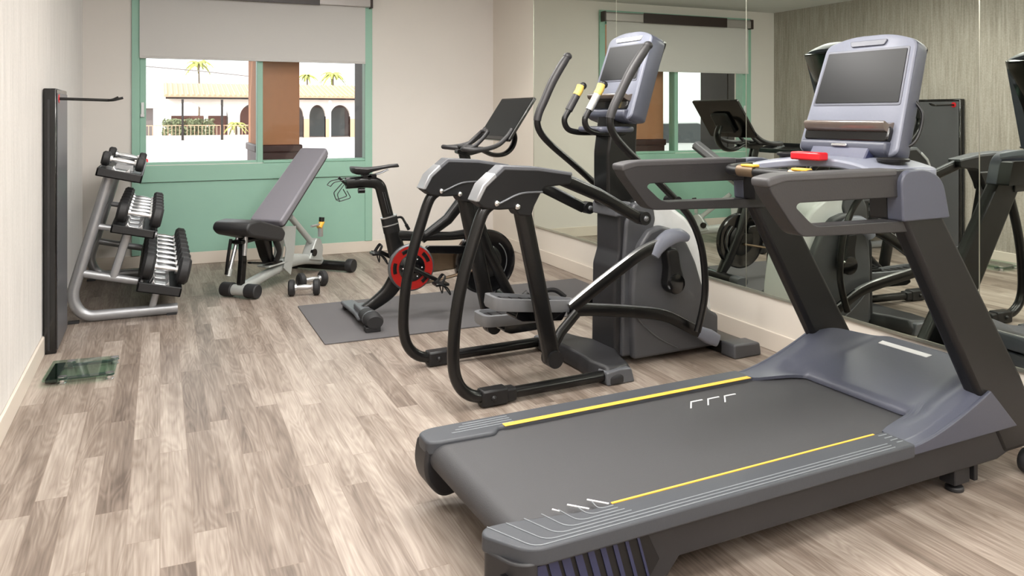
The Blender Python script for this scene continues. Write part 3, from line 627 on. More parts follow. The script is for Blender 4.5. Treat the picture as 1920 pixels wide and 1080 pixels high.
# moving handles
def handle(sx, ph, y):
    p = [(.884, 1.644), (.835, 1.585), (.77, 1.495), (.715, 1.40), (.672, 1.325), (.655, 1.265), (.675, 1.205), (.74, 1.135), (.86, 1.035), (.98, .93), (1.10, .825), (1.17, .74), (1.225, .62), (1.250, .48), (1.252, .36), (1.23, .26), (1.20, .17)]
    return cr([(a + ph * (z - .5) * .09, y, z) for a, z in p], 4)
for y, ph in ((-.30, 0), (.30, -1)):
    P = handle(0, ph, y)
    if y > 0: P = [(x, yy, z - .02 * min(1, max(0, z - .5))) for x, yy, z in P]
    mh = obj('moving_handle', MB().tube(P[16:], .0185, 14), 'black_metal', E)
    gp = obj('grip', MB().tube(P[:20], [.019, .024, .024, .024, .023, .023, .022, .022], 16), 'rubber_grip', mh)
    obj('grip_knob', MB().ball(P[0], (.026, .024, .022), 14), 'rubber_grip', mh)
    obj('handle_joint', MB().cyl((1.06 + (0 if ph == 0 else -.03), y - .02, .855), (1.06 + (0 if ph == 0 else -.03), y + .05 * (1 if y < 0 else -1) + .02, .855), .026, 16), 'black_plastic', mh)
# fixed grips with contact pads
for y, dx in ((-.085, 0), (.115, 0)):
    P = cr([(.745, y, 1.435), (.715, y, 1.385), (.675, y, 1.32), (.648, y, 1.27), (.668, y, 1.222), (.73, y, 1.203), (.83, y * .9, 1.20), (.93, y * .6, 1.20)], 5)
    fg = obj('fixed_grip', MB().tube(P, .0155, 12), 'black_metal', E)
    obj('contact_sleeve', MB().tube(P[2:11], .0205, 14), 'brushed' if y < 0 else 'rubber_grip', fg)
    obj('contact_button', MB().tube([(.752, y, 1.455), (.74, y, 1.425), (.722, y, 1.40)], (.0215, .0215), 12), 'pale_yellow', fg, bevel=.003, label='yellow tip')
    obj('grip_tip', MB().ball((.765, y, 1.452), .021), 'black_plastic', fg)
# column and console
obj('column', MB().prism(rnd([(.80, .82), (.80, 1.10), (.83, 1.30), (.90, 1.40), (1.0, 1.40), (.985, 1.10), (1.02, .82)], .02), -.07, .07), 'black_metal', E, bevel=.02, bseg=3)
obj('accessory_shelf', MB().prism(rnd([(.72, -.11), (.72, .11), (.90, .13), (.96, .09), (.96, -.09), (.90, -.13)], .03), 1.205, 1.235, 'xy'), 'slate', E, bevel=.012, bseg=3)
EM = Matrix.Translation((.865, 0, 1.330)) @ Matrix.Rotation(math.radians(19), 4, 'Y')
cs = console(E, EM, .205, .192, -.06, .437, .10)
obj('screen', MB().prism(rnd([(-.165, .16), (-.160, .355), (.160, .355), (.165, .16)], .006), -.0105, -.004, 'yz', EM), 'screen', cs, bevel=.001)
obj('speaker_bar', MB().prism(rnd([(-.11, .378), (-.12, .405), (.12, .405), (.11, .378)], .008), -.011, -.004, 'yz', EM), 'brushed', cs, bevel=.003)
obj('screen_bezel', MB().prism(rnd([(-.172, .150), (-.165, .362), (.165, .362), (.172, .150)], .008), -.0085, -.004, 'yz', EM), 'slate', cs, bevel=.001)
obj('reading_ledge', MB().prism(rnd([(-.003, .035), (-.05, .04), (-.062, .055), (-.055, .068), (-.03, .062), (-.003, .08)], .008), -.17, .17, 'xz', EM), 'tray_smoke', cs, bevel=.003)
obj('button_panel', MB().prism(rnd([(-.165, -.01), (.165, -.01), (.165, .05), (-.165, .05)], .02), -.02, -.003, 'yz', EM), 'gloss_black', cs, bevel=.005)
obj('chin', MB().prism(rnd([(.0, -.065), (-.03, -.05), (-.035, -.02), (-.004, -.005), (.07, -.01), (.07, -.065)], .012), -.175, .175, 'xz', EM), 'slate', cs, bevel=.008)

# ================================================================ EXERCISE BIKE
obj_mat = obj('floor_mat', loc(MB().prism(rnd([(.848, 4.50), (2.99, 4.50), (2.99, 5.50), (.848, 5.47)], .01), .0, .007, 'xy'), (1.92, 4.98, 0)), 'mat_grey', bevel=.002)
obj_mat.location = (1.92, 4.98, 0); tag(obj_mat, 'thin dark grey rubber mat lying under the exercise bike', 'floor mat')
B = thing('exercise_bike', 'black exercise bike with a red ringed wheel and tilted screen, on a grey mat', 'exercise bike', (1.13, 4.94, .007), 0)
Z = lambda z: z
K = .967
obj('frame', MB().tube(cr([(.045, 0, .06), (.12, 0, .10), (.21, 0, .17), (.275, 0, .28), (.285, 0, .36)], 5), [(.024, .032), (.026, .04), (.03, .05), (.034, .058), (.036, .06)], 16, ref=(0, 1, 0), power=.7)
    .tube([(.285, 0, .32), (.25, 0, .44), (.205, 0, .615)], [(.036, .06), (.034, .055), (.030, .046)], 16, ref=(0, 1, 0), power=.7)
    .tube([(.22, 0, .52), (.40, 0, .50), (.62, 0, .49), (.80, 0, .50)], [(.030, .035), (.028, .03), (.028, .028), (.030, .035)], 16, ref=(0, 1, 0), power=.7)
    .tube([(.42, 0, .48), (.60, 0, .60), (.72, 0, .74), (.80, 0, .84)], [(.028, .03), (.03, .036), (.032, .04), (.034, .045)], 16, ref=(0, 1, 0), power=.7)
    .tube([(.74, 0, .77), (.80, 0, .60), (.87, 0, .40), (1.0, 0, .14), (1.06, 0, .05)], [(.034, .045), (.045, .045), (.05, .045), (.04, .04), (.03, .03)], 16, ref=(0, 1, 0), power=.7), 'black_metal', B, sharp=60)
bg_ = MB().prism(rnd([(.36, .24), (.36, .42), (.78, .39), (.80, .27)], .03), .03, .062)
obj('chain_guard', bg_, 'bronze', B, bevel=.01)
obj('chain_guard', MB().prism(rnd([(.42, .40), (.44, .445), (.82, .42), (.84, .36)], .015), -.062, -.03), 'gloss_black', B, bevel=.01)
obj('belt_cover', MB().tube([(.36, -.045, .195), (.60, -.045, .23), (.86, -.045, .28)], (.012, .010), 10, ref=(0, 1, 0)), 'bronze', B)
# drive ring
dr = obj('drive_ring', MB().lathe([(.105, -.018), (.142, -.018), (.150, -.010), (.150, .010), (.142, .018), (.105, .018)], (.335, -.055, .315), 'y', 48), 'gunmetal', B)
obj('ring_face', MB().lathe([(.070, -.016), (.138, -.020), (.138, -.010), (.070, -.006)], (.335, -.058, .315), 'y', 48), 'crimson', dr, label='red disc face')
obj('ring_hub', MB().lathe([(.01, -.03), (.055, -.034), (.086, -.024), (.086, .0), (.01, .0)], (.335, -.055, .315), 'y', 32), 'gloss_black', dr)
rv = MB()
for k in range(6): a = k * PI / 3; rv.ball((.335 + .062 * math.cos(a), -.090, .315 + .062 * math.sin(a)), .006, 8)
obj('bolt', rv, 'chrome', dr)
for k in range(5):
    a0 = k * 2 * PI / 5 + .3
    arc = [(.335 + .113 * math.cos(a0 + .12 * i), -.079, .315 + .113 * math.sin(a0 + .12 * i)) for i in range(6)]
    obj('ring_cutout', MB().tube(arc, (.002, .012), 8, ref=(0, 1, 0)), 'black_metal', dr)
# flywheel
fw = obj('flywheel', MB().lathe([(.05, -.012), (.18, -.014), (.205, -.022), (.215, -.018), (.215, .018), (.205, .022), (.18, .014), (.05, .012)], (.865, 0, .305), 'y', 56), 'gloss_black', B)
obj('flywheel_shroud', MB().lathe([(.02, -.03), (.09, -.03), (.115, -.02), (.115, .02), (.09, .03), (.02, .03)], (.865, 0, .305), 'y', 40), 'black_metal', fw)
obj('accent_stripe', MB().tube([(.865 + .15 * math.cos(a), -.024, .305 + .15 * math.sin(a)) for a in [x * .1 for x in range(-6, 10)]], .004, 8)
    .tube([(.865 + .06 * math.cos(a), -.034, .305 + .06 * math.sin(a)) for a in [x * .15 for x in range(0, 14)]], .004, 8), 'gunmetal', fw)
# crank arms and pedals
def cage(c, sy, par):
    x, y, z = c
    m = MB().box(x - .045, x + .045, y - .045, y + .045, z - .009, z + .009)
    p = obj('pedal', m, 'black_metal', par, bevel=.005)
    obj('toe_cage', MB().tube(cr([(x - .03, y - .04, z + .01), (x + .03, y - .045, z - .02), (x + .065, y, z - .075), (x + .03, y + .045, z - .02), (x - .03, y + .04, z + .01)], 4), .005, 8)
        .tube(cr([(x + .0, y - .045, z + .005), (x + .01, y, z - .06), (x + .0, y + .045, z + .005)], 4), .004, 8), 'black_plastic', p)
    obj('strap', MB().tube(cr([(x - .01, y - .048, z), (x + .02, y - .03, z + .05), (x + .02, y + .03, z + .05), (x - .01, y + .048, z)], 4), (.010, .002), 8), 'rubber_black', p)
obj('crank_arm', MB().tube([(.335, -.095, .315), (.50, -.10, .225)], [(.008, .016), (.007, .012)], 12, ref=(0, 1, 0)), 'black_metal', B)
cage((.50, -.155, .215), -1, B)
obj('crank_arm', MB().tube([(.335, .085, .315), (.175, .09, .40)], [(.008, .016), (.007, .012)], 12, ref=(0, 1, 0)), 'black_metal', B)
cage((.17, .145, .385), 1, B)
obj('axle', MB().cyl((.335, -.11, .315), (.335, .10, .315), .012, 12), 'black_metal', B)
# stabilisers
sb = obj('stabilizer', MB().tube([(1.06, -.26, .045), (1.06, .26, .045)], (.030, .042), 18, power=.7), 'black_metal', B)
for s in (-1, 1):
    obj('foot', MB().tube([(1.06, s * .17, .046), (1.06, s * .265, .046)], (.034, .050), 18, power=.7), 'graphite', sb, bevel=.004)
    obj('foot_pad', MB().box(1.015, 1.105, s * .215 - .03, s * .215 + .03, .0, .02), 'rubber_black', sb, bevel=.004)
sb = obj('stabilizer', MB().prism(rnd([(-.035, .34), (.055, .34), (.085, .0), (.095, -.15), (-.03, -.15), (-.02, .0)], .02), .030, .052, 'xy').box(.0, .07, -.12, .10, .03, .085), 'graphite', B, bevel=.008)
obj('foot', MB().loft([[(.035 + rx * math.cos(a), y, z0 + rz * math.sin(a)) for a in [2 * PI * k / 20 for k in range(20)]] for y, rx, rz, z0 in ((-.10, .050, .035, .060), (-.20, .056, .046, .060), (-.305, .056, .044, .058), (-.325, .048, .036, .056))]), 'rubber_black', sb, sharp=50)
obj('foot_ring', MB().tube([(.035, -.225, .060), (.035, -.240, .060)], (.0475, .0575), 20), 'gunmetal', sb)
for y in (.31, -.29): obj('foot_pad', MB().box(-.02, .07, y - .03, y + .03, .0, .031), 'rubber_black', sb, bevel=.004)
# seat post with seat
obj('post_clamp', MB().tube([(.225, 0, .54), (.205, 0, .635)], (.036, .052), 18, ref=(0, 1, 0), power=.7), 'black_plastic', B)
obj('clamp_band', MB().tube([(.215, 0, .585), (.2135, 0, .592)], (.038, .054), 18, ref=(0, 1, 0), power=.7), 'brushed', B)
obj('clamp_band', MB().tube([(.2045, 0, .636), (.203, 0, .643)], (.0375, .0535), 18, ref=(0, 1, 0), power=.7), 'brushed', B)
obj('seat_post', MB().tube(bend([(.205, 0, .62), (.145, 0, .855), (.06, 0, .865), (-.07, 0, .862)], [.06, .02], 6), (.026, .036), 16, ref=(0, 1, 0), power=.75), 'black_metal', B)
obj('post_scale', MB().tube([(.193, -.028, .66), (.157, -.028, .80)], (.0015, .003), 6).tube([(.207, -.0275, .66), (.170, -.0275, .80)], (.0015, .003), 6), 'gunmetal', B)
obj('adjust_lever', MB().tube(bend([(.235, 0, .625), (.29, 0, .635), (.33, -.01, .56)], .02), .008, 10).cyl((.315, -.01, .585), (.335, -.01, .55), .011, 10), 'black_metal', B)
st = obj('seat_clamp', MB().box(.03, .12, -.03, .03, .888, .915).cyl((.075, -.03, .90), (.075, .03, .90), .018, 12), 'black_metal', B, bevel=.006)
prof = [(-.03, .078, .956), (.0, .080, .954), (.05, .072, .948), (.10, .046, .950), (.16, .028, .956), (.22, .022, .964), (.262, .015, .966)]
rings = []
for x, hw, z in prof: rings.append([(x, hw * math.cos(a), z + (.010 if math.sin(a) > 0 else .014 + .030 * math.exp(-((x - .02) / .07) ** 2)) * math.sin(a)) for a in [2 * PI * k / 16 for k in range(16)]])
rings = [[(x - .006, y * .6, (z - .955) * .5 + .955) for x, y, z in rings[0]]] + rings + [[(x + .008, y * .5, (z - .955) * .4 + .955) for x, y, z in rings[-1]]]
obj('seat', MB().loft(rings), 'rubber_grip', B, sharp=60)
obj('seat_rail', MB().tube(cr([(-.01, .02, .94), (.03, .018, .912), (.12, .014, .912), (.20, .006, .94)], 5), .0045, 8).tube(cr([(-.01, -.02, .94), (.03, -.018, .912), (.12, -.014, .912), (.20, -.006, .94)], 5), .0045, 8), 'gunmetal', B)
wh = MB()
for s in (-1, 1):
    y = s * .055
    wh.tube(bend([(.06, 0, .885), (-.06, y, .89), (-.155, y, .875), (-.175, y, .85)], .02), .003, 6)
    wh.tube(bend([(-.085, y * .6, .86), (-.135, y, .80), (-.12, y, .755), (-.05, y, .775), (-.075, y, .82)], .012), .003, 6)
obj('weight_holder', wh.tube([(-.12, -.055, .755), (-.12, .055, .755)], .003, 6).tube([(-.175, -.055, .85), (-.175, .055, .85)], .003, 6), 'holder_wire', B)
obj('adjust_lever', MB().tube([(-.055, -.0, .84), (-.115, -.0, .90)], .008, 10).cyl((.0, -.035, .815), (.04, -.035, .815), .016, 12), 'black_metal', B)
# handlebar post, bars and screen
hp = obj('handlebar_post', MB().tube([(.775, 0, .80), (.715, 0, 1.035)], (.028, .036), 16, ref=(0, 1, 0), power=.7), 'black_metal', B)
obj('bar_mount', MB().prism(rnd([(.66, 1.035), (.66, 1.058), (.84, 1.075), (.90, 1.06), (.84, 1.04), (.76, 1.02), (.70, 1.02)], .008), -.03, .03), 'black_metal', B, bevel=.006)
for s in (-1, 1):
    P = cr([(.80, s * .02, 1.06), (.72, s * .07, 1.062), (.655, s * .15, 1.068), (.64, s * .20, 1.07), (.68, s * .245, 1.065), (.77, s * .255, 1.07), (.86, s * .245, 1.095), (.93, s * .235, 1.15), (.965, s * .23, 1.195)], 5)
    hb = obj('handlebar', MB().tube(P, .0155, 12), 'rubber_grip', B)
    obj('inner_horn', MB().tube(cr([(.70, s * .07, 1.065), (.76, s * .075, 1.08), (.83, s * .07, 1.14), (.865, s * .055, 1.175)], 5), .014, 12), 'rubber_grip', B)
obj('cross_bar', MB().tube(cr([(.865, .055, 1.175), (.875, 0, 1.18), (.865, -.055, 1.175)], 4), .014, 12), 'rubber_grip', B)
obj('elbow_pad', MB().box(.69, .80, -.055, .055, 1.068, 1.088), 'rubber_black', B, bevel=.012)
SM_ = Matrix.Translation((1.02, 0, 1.265)) @ Matrix.Rotation(math.radians(34), 4, 'Y')
obj('screen_arm', MB().tube(cr([(.84, 0, 1.055), (.92, 0, 1.02), (1.0, 0, 1.02), (1.06, 0, 1.06), (1.085, 0, 1.13), (1.06, 0, 1.20)], 5), (.035, .016), 12, ref=(0, 1, 0)), 'black_metal', B)
sc = obj('display', MB().prism(rnd([(-.27, -.175), (-.27, .165), (.27, .165), (.27, -.175)], .012), -.006, .014, 'yz', SM_), 'gloss_black', B, bevel=.004)
obj('screen', MB().prism(rnd([(-.256, -.145), (-.256, .152), (.256, .152), (.256, -.145)], .004), -.0075, -.005, 'yz', SM_), 'screen', sc)
obj('back_hump', MB().prism(rnd([(-.10, -.12), (-.10, .06), (.10, .06), (.10, -.12)], .03), .012, .040, 'yz', SM_), 'black_plastic', sc, bevel=.012)

# ================================================================ WEIGHT BENCH
N = thing('weight_bench', 'adjustable weight bench with grey padded backrest raised, in front of the window', 'weight bench', (.52, 5.91, 0), 47)
obj('main_beam', MB().tube([(.0, 0, .062), (.42, 0, .125), (.50, 0, .15)], (.038, .034), 18, ref=(0, 1, 0), power=.75), 'bench_silver', N)
obj('rear_beam', MB().tube(cr([(.46, 0, .14), (.62, 0, .155), (.80, 0, .135), (1.02, 0, .085)], 4), [(.036, .046), (.036, .050), (.034, .040), (.030, .034)], 18, ref=(0, 1, 0), power=.75), 'bench_silver', N)
fb = obj('front_crossbar', MB().tube([(0, -.10, .052), (0, .10, .052)], .040, 20), 'bench_silver', N)
for s in (-1, 1): obj('rubber_foot', MB().tube([(0, s * .055, .053), (0, s * .150, .053)], [.050, .050], 20), 'rubber_black', fb, bevel=.008)
rb = obj('rear_crossbar', MB().tube([(1.04, -.25, .052), (1.04, .25, .052)], .036, 20).tube([(1.035, -.26, .02), (1.035, .26, .02)], .010, 10), 'black_metal', N)
for s in (-1, 1): obj('wheel', MB().lathe([(.015, -.03), (.050, -.03), (.055, -.02), (.055, .02), (.050, .03), (.015, .03)], (1.05, s * .27, .055), 'y', 28), 'rubber_black', rb)
hd = obj('lift_handle', MB().tube([(1.02, 0, .09), (.99, 0, .17), (.93, 0, .24)], (.02, .026), 14, ref=(0, 1, 0), power=.7), 'bench_silver', N)
obj('seat_bracket', MB().prism([(.40, .455), (.60, .43), (.58, .25), (.53, .06), (.44, .13), (.47, .27)], -.055, -.045).prism([(.40, .455), (.60, .43), (.58, .25), (.53, .06), (.44, .13), (.47, .27)], .045, .055), 'bench_silver', N, bevel=.004)
obj('bracket_shelf', MB().box(.26, .50, -.055, .055, .165, .178), 'bench_silver', N, bevel=.004)
obj('support_strut', MB().tube([(.60, 0, .50), (.90, 0, .25)], (.022, .022), 14, power=.7), 'bench_silver', N)
obj('strut_bracket', MB().prism(rnd([(.80, .13), (.84, .20), (.90, .29), (.96, .28), (1.0, .20), (.98, .09)], .02), -.045, .045), 'bench_silver', N, bevel=.008)
obj('pop_pin', MB().cyl((.80, -.06, .40), (.93, -.06, .40), .010, 12).box(.915, .945, -.075, -.045, .30, .38), 'brushed', N)
obj('pin_knob', MB().cyl((.91, -.06, .375), (.955, -.06, .42), .022, 14), 'yellow', N, label='yellow adjustment knob')
obj('pin_cap', MB().cyl((.945, -.06, .42), (.95, -.06, .455), .022, 14), 'black_plastic', N)
sp_ = rnd([(-.12, .500), (-.10, .545), (.02, .555), (.29, .468), (.335, .415), (.31, .365), (.27, .362), (-.08, .455)], [.02, .03, .03, .03, .02, .02, .02, .03])
rings = []
for y, sc in ((-.15, .90), (-.135, 1.), (.135, 1.), (.15, .90)): rings.append([(.11 + (x - .11) * (1 if abs(y) < .14 else .97), y, .48 + (z - .48) * sc) for x, z in sp_])
obj('seat_pad', MB().loft(rings), 'vinyl_dark', N, bevel=.012, bseg=3)
d = Vector((.66, 0, .525)).normalized(); u = Vector((-d.z, 0, d.x))
BMx = Matrix(((d.x, 0, u.x, .30), (0, 1, 0, 0), (d.z, 0, u.z, .485), (0, 0, 0, 1)))
Lb = .83
pad = rnd([(0, -.14), (0, .14), (Lb, .125), (Lb, -.125)], .03)
obj('backrest_pad', MB().prism(pad, -.028, .034, 'xy', BMx), 'vinyl', N, bevel=.014, bseg=3)
obj('backrest_board', MB().prism(rnd([(.01, -.132), (.01, .132), (Lb - .01, .117), (Lb - .01, -.117)], .03), -.042, -.026, 'xy', BMx), 'vinyl_dark', N, bevel=.005)
obj('backrest_beam', MB().box(.05, .55, -.025, .025, -.085, -.042, BMx), 'bench_silver', N, bevel=.006)
obj('seat_frame', MB().box(-.04, .30, -.045, .045, .385, .41).prism([(.20, .40), (.30, .40), (.32, .26), (.36, .20), (.44, .19), (.44, .16), (.33, .16), (.27, .24)], -.045, .045), 'black_metal', N, bevel=.006)
obj('seat_ladder', MB().prism([(.0, .42), (.035, .42), (.05, .26), (.03, .10), (.055, .07), (.0, .07), (-.02, .10), (.0, .26)], -.02, .02), 'black_metal', N, bevel=.006)
obj('seat_post', MB().tube([(.015, -.035, .43), (.0, -.035, .30)], .016, 12).tube([(.015, .035, .42), (-.07, .035, .20)], .014, 12), 'brushed', N)
obj('seat_post_tip', MB().tube([(-.065, .035, .215), (-.085, .035, .165)], .018, 12), 'bench_silver', N)
obj('seat_lever', MB().tube(bend([(-.05, .04, .42), (-.08, .04, .30), (-.10, .04, .18)], .03), .012, 10).tube([(.05, -.04, .24), (.20, -.04, .21), (.40, -.03, .19)], (.008, .02), 10), 'black_metal', N)
obj('hinge_arm', MB().tube(cr([(.30, -.06, .40), (.36, -.07, .28), (.33, -.06, .20)], 4), (.008, .03), 10, ref=(0, 1, 0)).tube(cr([(.40, .06, .40), (.42, .07, .30), (.36, .06, .20)], 4), (.008, .03), 10, ref=(0, 1, 0)), 'black_plastic', N)
obj('axle_cap', MB().cyl((.86, -.055, .18), (.86, -.03, .18), .030, 18), 'gloss_black', N)

# ================================================================ DUMBBELLS
def hexish(r, n=8): return [(r * math.cos(2 * PI * (k + .5) / n), r * math.sin(2 * PI * (k + .5) / n)) for k in range(n)]
def dumbbell(R, hw, L, label, group, location, tilt=0, rz=0, round_=True):
    """axis along local x; R head radius, hw head width, L handle length"""
    o = thing('dumbbell', label, 'dumbbell', location, 0, group); o.rotation_euler = (0, math.radians(tilt), math.radians(rz))
    h = L / 2
    obj('handle', MB().lathe([(.014, -h), (.014, -h + .01), (.018, -h * .4), (.020, 0), (.018, h * .4), (.013, h - .01), (.013, h)], axis='x', seg=18), 'brushed', o)
    for s in (-1, 1):
        a = s * h; e = s * (h + hw)
        pr = [(.02, a), (R * .80, a), (R, a + s * hw * .22), (R, a + s * hw * .78), (R * .80, e), (R * .45, e), (R * .42, e - s * .004), (.002, e - s * .004)]
        obj('head', MB().lathe(pr, axis='x', seg=28), 'rubber_black', o)
        obj('collar', MB().lathe([(.014, a - s * .012), (.024, a - s * .012), (.026, a), (.014, a)], axis='x', seg=18), 'brushed', o)
    return o
def copy_tree(o, loc_, label):
    c = o.copy(); COL.objects.link(c); c.location = loc_; c['label'] = label
    for ch in list(o.children):
        d_ = ch.copy(); COL.objects.link(d_); d_.parent = c
    return c
g = 'dumbbells lying on the floor'
db1 = dumbbell(.058, .048, .125, 'black dumbbell on the floor by the bench, the nearer of the pair', g, (.945, 5.80, .058), 0, -12)
db2 = dumbbell(.058, .048, .125, 'black dumbbell on the floor by the bench, behind its pair', g, (1.045, 6.05, .058), 0, 14)
# ---- rack
R = thing('dumbbell_rack', 'silver tube three-tier dumbbell rack with black trays, by the left wall', 'dumbbell rack', (-.2, 5.6, 0), 0)
ro = (-.2, 5.6, 0)
def rl_(mb): return loc(mb, ro)
Y0, Y1 = 5.60, 6.98
for y in (Y0, Y1):
    fr = bend([(.105, y, .038), (-.44, y, .036), (-.505, y, .16), (-.275, y, .965)], [.16, .10], 8)
    obj('side_frame', rl_(MB().tube(fr, (.026, .034), 16, ref=(0, 1, 0))), 'silver_paint', R)
    obj('frame_foot', rl_(MB().box(.04, .10, y - .022, y + .022, 0, .014).box(-.52, -.46, y - .022, y + .022, 0, .014)), 'rubber_black', R)
    obj('tier_arm', rl_(MB().tube([(-.455, y, .310), (-.10, y, .225)], (.018, .025), 14, ref=(0, 1, 0))), 'silver_paint', R)
    obj('tier_arm', rl_(MB().tube([(-.375, y, .600), (-.02, y, .522)], (.016, .020), 14, ref=(0, 1, 0))), 'silver_paint', R)
    obj('tier_arm', rl_(MB().tube([(-.345, y, .930), (-.14, y, .880)], (.018, .020), 14, ref=(0, 1, 0))), 'silver_paint', R)
    obj('strut', rl_(MB().tube([(-.185, y, .55), (-.27, y, .27)], (.018, .026), 14, ref=(0, 1, 0), power=.6)), 'silver_paint', R)
    obj('strut', rl_(MB().tube([(-.02, y, .16), (-.05, y, .045)], (.016, .022), 14, ref=(0, 1, 0), power=.6)), 'silver_paint', R)
obj('cross_rail', rl_(MB().box(-.40, -.36, Y0, Y1, .62, .66).box(-.47, -.43, Y0, Y1, .36, .40)), 'gunmetal', R, bevel=.006)
TIL = 13.
tiers = [(-.352, .975, .262, .052, 2, 5.50, 5.98), (-.272, .622, .255, .052, 6, 5.52, 6.70), (-.125, .252, .262, .060, 8, 5.48, 7.08)]
for x0, z0, W, th, n, ya, yb in tiers:
    M = Matrix.Translation((x0, 0, z0)) @ Matrix.Rotation(math.radians(TIL), 4, 'Y')
    m = MB().box(0, W, 5.46, 7.12, -th, -th + .012, M).box(0, .014, 5.46, 7.12, -th, 0, M).box(W - .014, W, 5.46, 7.12, -th, 0, M).box(0, W, 5.46, 5.475, -th, 0, M).box(0, W, 7.105, 7.12, -th, 0, M)
    tr = obj('tray', rl_(m), 'tray_black', R, bevel=.005)
    for k in range(n):
        y = 5.545 + k * .205 if n > 2 else (5.56, 6.25)[k]
        sd_ = MB().prism([(.065, -.04), (.085, .022), (.10, .0), (W - .10, .0), (W - .085, .022), (W - .065, -.04)], y - .05, y + .05, 'xz', M)
        obj('saddle', rl_(sd_), 'brushed', tr, bevel=.003, label='bright metal saddle')
ordn = ['nearest', 'second', 'third', 'fourth', 'fifth', 'sixth', 'seventh', 'farthest']
spec = [(0, 2, .046, .048, .150, .057, 'top tier'), (1, 6, .068, .066, .135, .076, 'middle tier'), (2, 8, .087, .074, .138, .094, 'bottom tier')]
for ti, n, Rr, hw, L, lift, nm in spec:
    x0, z0, W, th, _, ya, yb = tiers[ti]; c, s_ = math.cos(math.radians(TIL)), math.sin(math.radians(TIL)); first = None
    for k in range(n):
        y = 5.545 + k * .205 if ti else (5.56, 6.25)[k]
        px, pz = W / 2 + (.0, .014, .012)[ti], lift
        wx, wz = x0 + px * c + pz * s_, z0 - px * s_ + pz * c
        which = ordn[k] if k < n - 1 else 'farthest'
        if n == 2: lab = f'small black dumbbell on the top tier of the rack, the {"nearer" if k == 0 else "farther"} of two'
        else: lab = f'{"large" if ti == 2 else "medium"} black dumbbell on the {nm} of the rack, {which + (" from the near end" if which not in ("nearest", "farthest") else " of the row")}'
        if first is None: first = dumbbell(Rr, hw, L, lab, 'dumbbells on the ' + nm + ' of the rack', (wx, y, wz), TIL)
        else: copy_tree(first, (wx, y, wz), lab)

# ================================================================ STANDING BOARD ON THE LEFT WALL
t = thing('fitness_mirror', 'tall narrow black mirror board standing against the left wall with a hook arm', 'fitness mirror', (-.53, 5.15, 0), 0)
o3 = (-.53, 5.15, 0)
obj('body', loc(MB().box(-.578, -.512, 4.93, 5.44, .0, 1.44), o3), 'gloss_black', t, bevel=.008)
obj('board_face', loc(MB().box(-.513, -.508, 4.945, 5.425, .02, 1.415), o3), 'board_grey', t, bevel=.002)
obj('side_groove', loc(MB().box(-.555, -.545, 4.926, 4.932, .02, 1.38), o3), 'charcoal', t)
obj('emblem', loc(MB().lathe([(.010, 0), (.024, 0), (.024, .004), (.010, .004)], (-.509, 4.99, 1.385), 'x', 24), o3), 'red_plastic', t, label='small red ring emblem')
arm = MB().tube([(-.51, 4.99, 1.385), (-.26, 4.99, 1.378)], .008, 10).tube(bend([(-.27, 4.99, 1.378), (-.24, 4.975, 1.378), (-.19, 4.975, 1.392)], .02), .007, 10).tube(bend([(-.27, 4.99, 1.378), (-.245, 5.01, 1.380), (-.215, 5.01, 1.396)], .02), .007, 10)
obj('hook_arm', loc(arm, o3), 'black_metal', t)
# ================================================================ BATHROOM SCALE
t = thing('bathroom_scale', 'clear glass bathroom scale with metal feet lying on the floor by the left wall', 'bathroom scale', (-.36, 4.49, 0), 0)
o4 = (-.36, 4.49, 0)
obj('glass_plate', loc(MB().prism(rnd([(-.515, 4.34), (-.205, 4.32), (-.195, 4.64), (-.500, 4.67)], .012), .026, .034, 'xy'), o4), 'scale_glass', t, bevel=.001)
obj('display_housing', loc(MB().prism(rnd([(-.505, 4.37), (-.452, 4.365), (-.440, 4.65), (-.490, 4.652)], .008), .010, .0255, 'xy'), o4), 'lens_glass', t, bevel=.002)
for x, y in ((-.43, 4.37), (-.225, 4.35), (-.415, 4.63), (-.215, 4.61)):
    ft = obj('foot', loc(MB().lathe([(.018, 0), (.020, .006), (.014, .010), (.014, .020), (.022, .0255)], (x, y, 0), 'z', 20), o4), 'chrome', t)
    obj('foot_disc', loc(MB().lathe([(.002, .0342), (.020, .0342), (.020, .0362), (.002, .0362)], (x, y, 0), 'z', 20), o4), 'chrome', ft)
obj('cross_beam', loc(MB().box(-.44, -.21, 4.385, 4.40, .012, .0255).box(-.43, -.21, 4.60, 4.615, .012, .0255), o4), 'gunmetal', t, bevel=.002)

# ================================================================ OUTSIDE
struct('ground', MB().box(-70, 60, YB + .25, 140, -.3, -.2), 'ground')
t = thing('porch_pillar', 'square brown stucco porch pillar with dark stone base outside the window', 'pillar', (1.0, 8.05, -.2), 0)
obj('shaft', MB().box(-.175, .205, -.40, .45, 1.20, 2.95), 'stucco_brown', t, bevel=.01)
obj('stone_base', MB().box(-.185, .215, -.41, .46, 0, 1.15), 'stone_dark', t, bevel=.01)
obj('base_cap', MB().box(-.20, .23, -.425, .475, 1.14, 1.215), 'stone_dark', t, bevel=.015)
o = obj('porch_pillar', loc(MB().box(-1.15, -.34, 7.95, 8.5, -.2, 2.75), (-.75, 8.2, -.2)), 'dark_timber', bevel=.01); o.location = (-.75, 8.2, -.2); tag(o, 'dark brown pillar seen only in the mirror through the reflected window', 'pillar')
o = obj('porch_pillar', loc(MB().box(1.895, 2.5, 7.95, 8.4, -.2, 2.75), (2.1, 8.2, -.2)), 'dark_timber', bevel=.01); o.location = (2.1, 8.2, -.2); tag(o, 'dark brown pillar at the right edge of the window', 'pillar')
struct('unseen_canopy', MB().box(-1.5, 4.2, YB + .25, 8.95, 2.75, 2.95), 'stucco_brown')  # unseen canopy slab over the porch, put in to block the sun
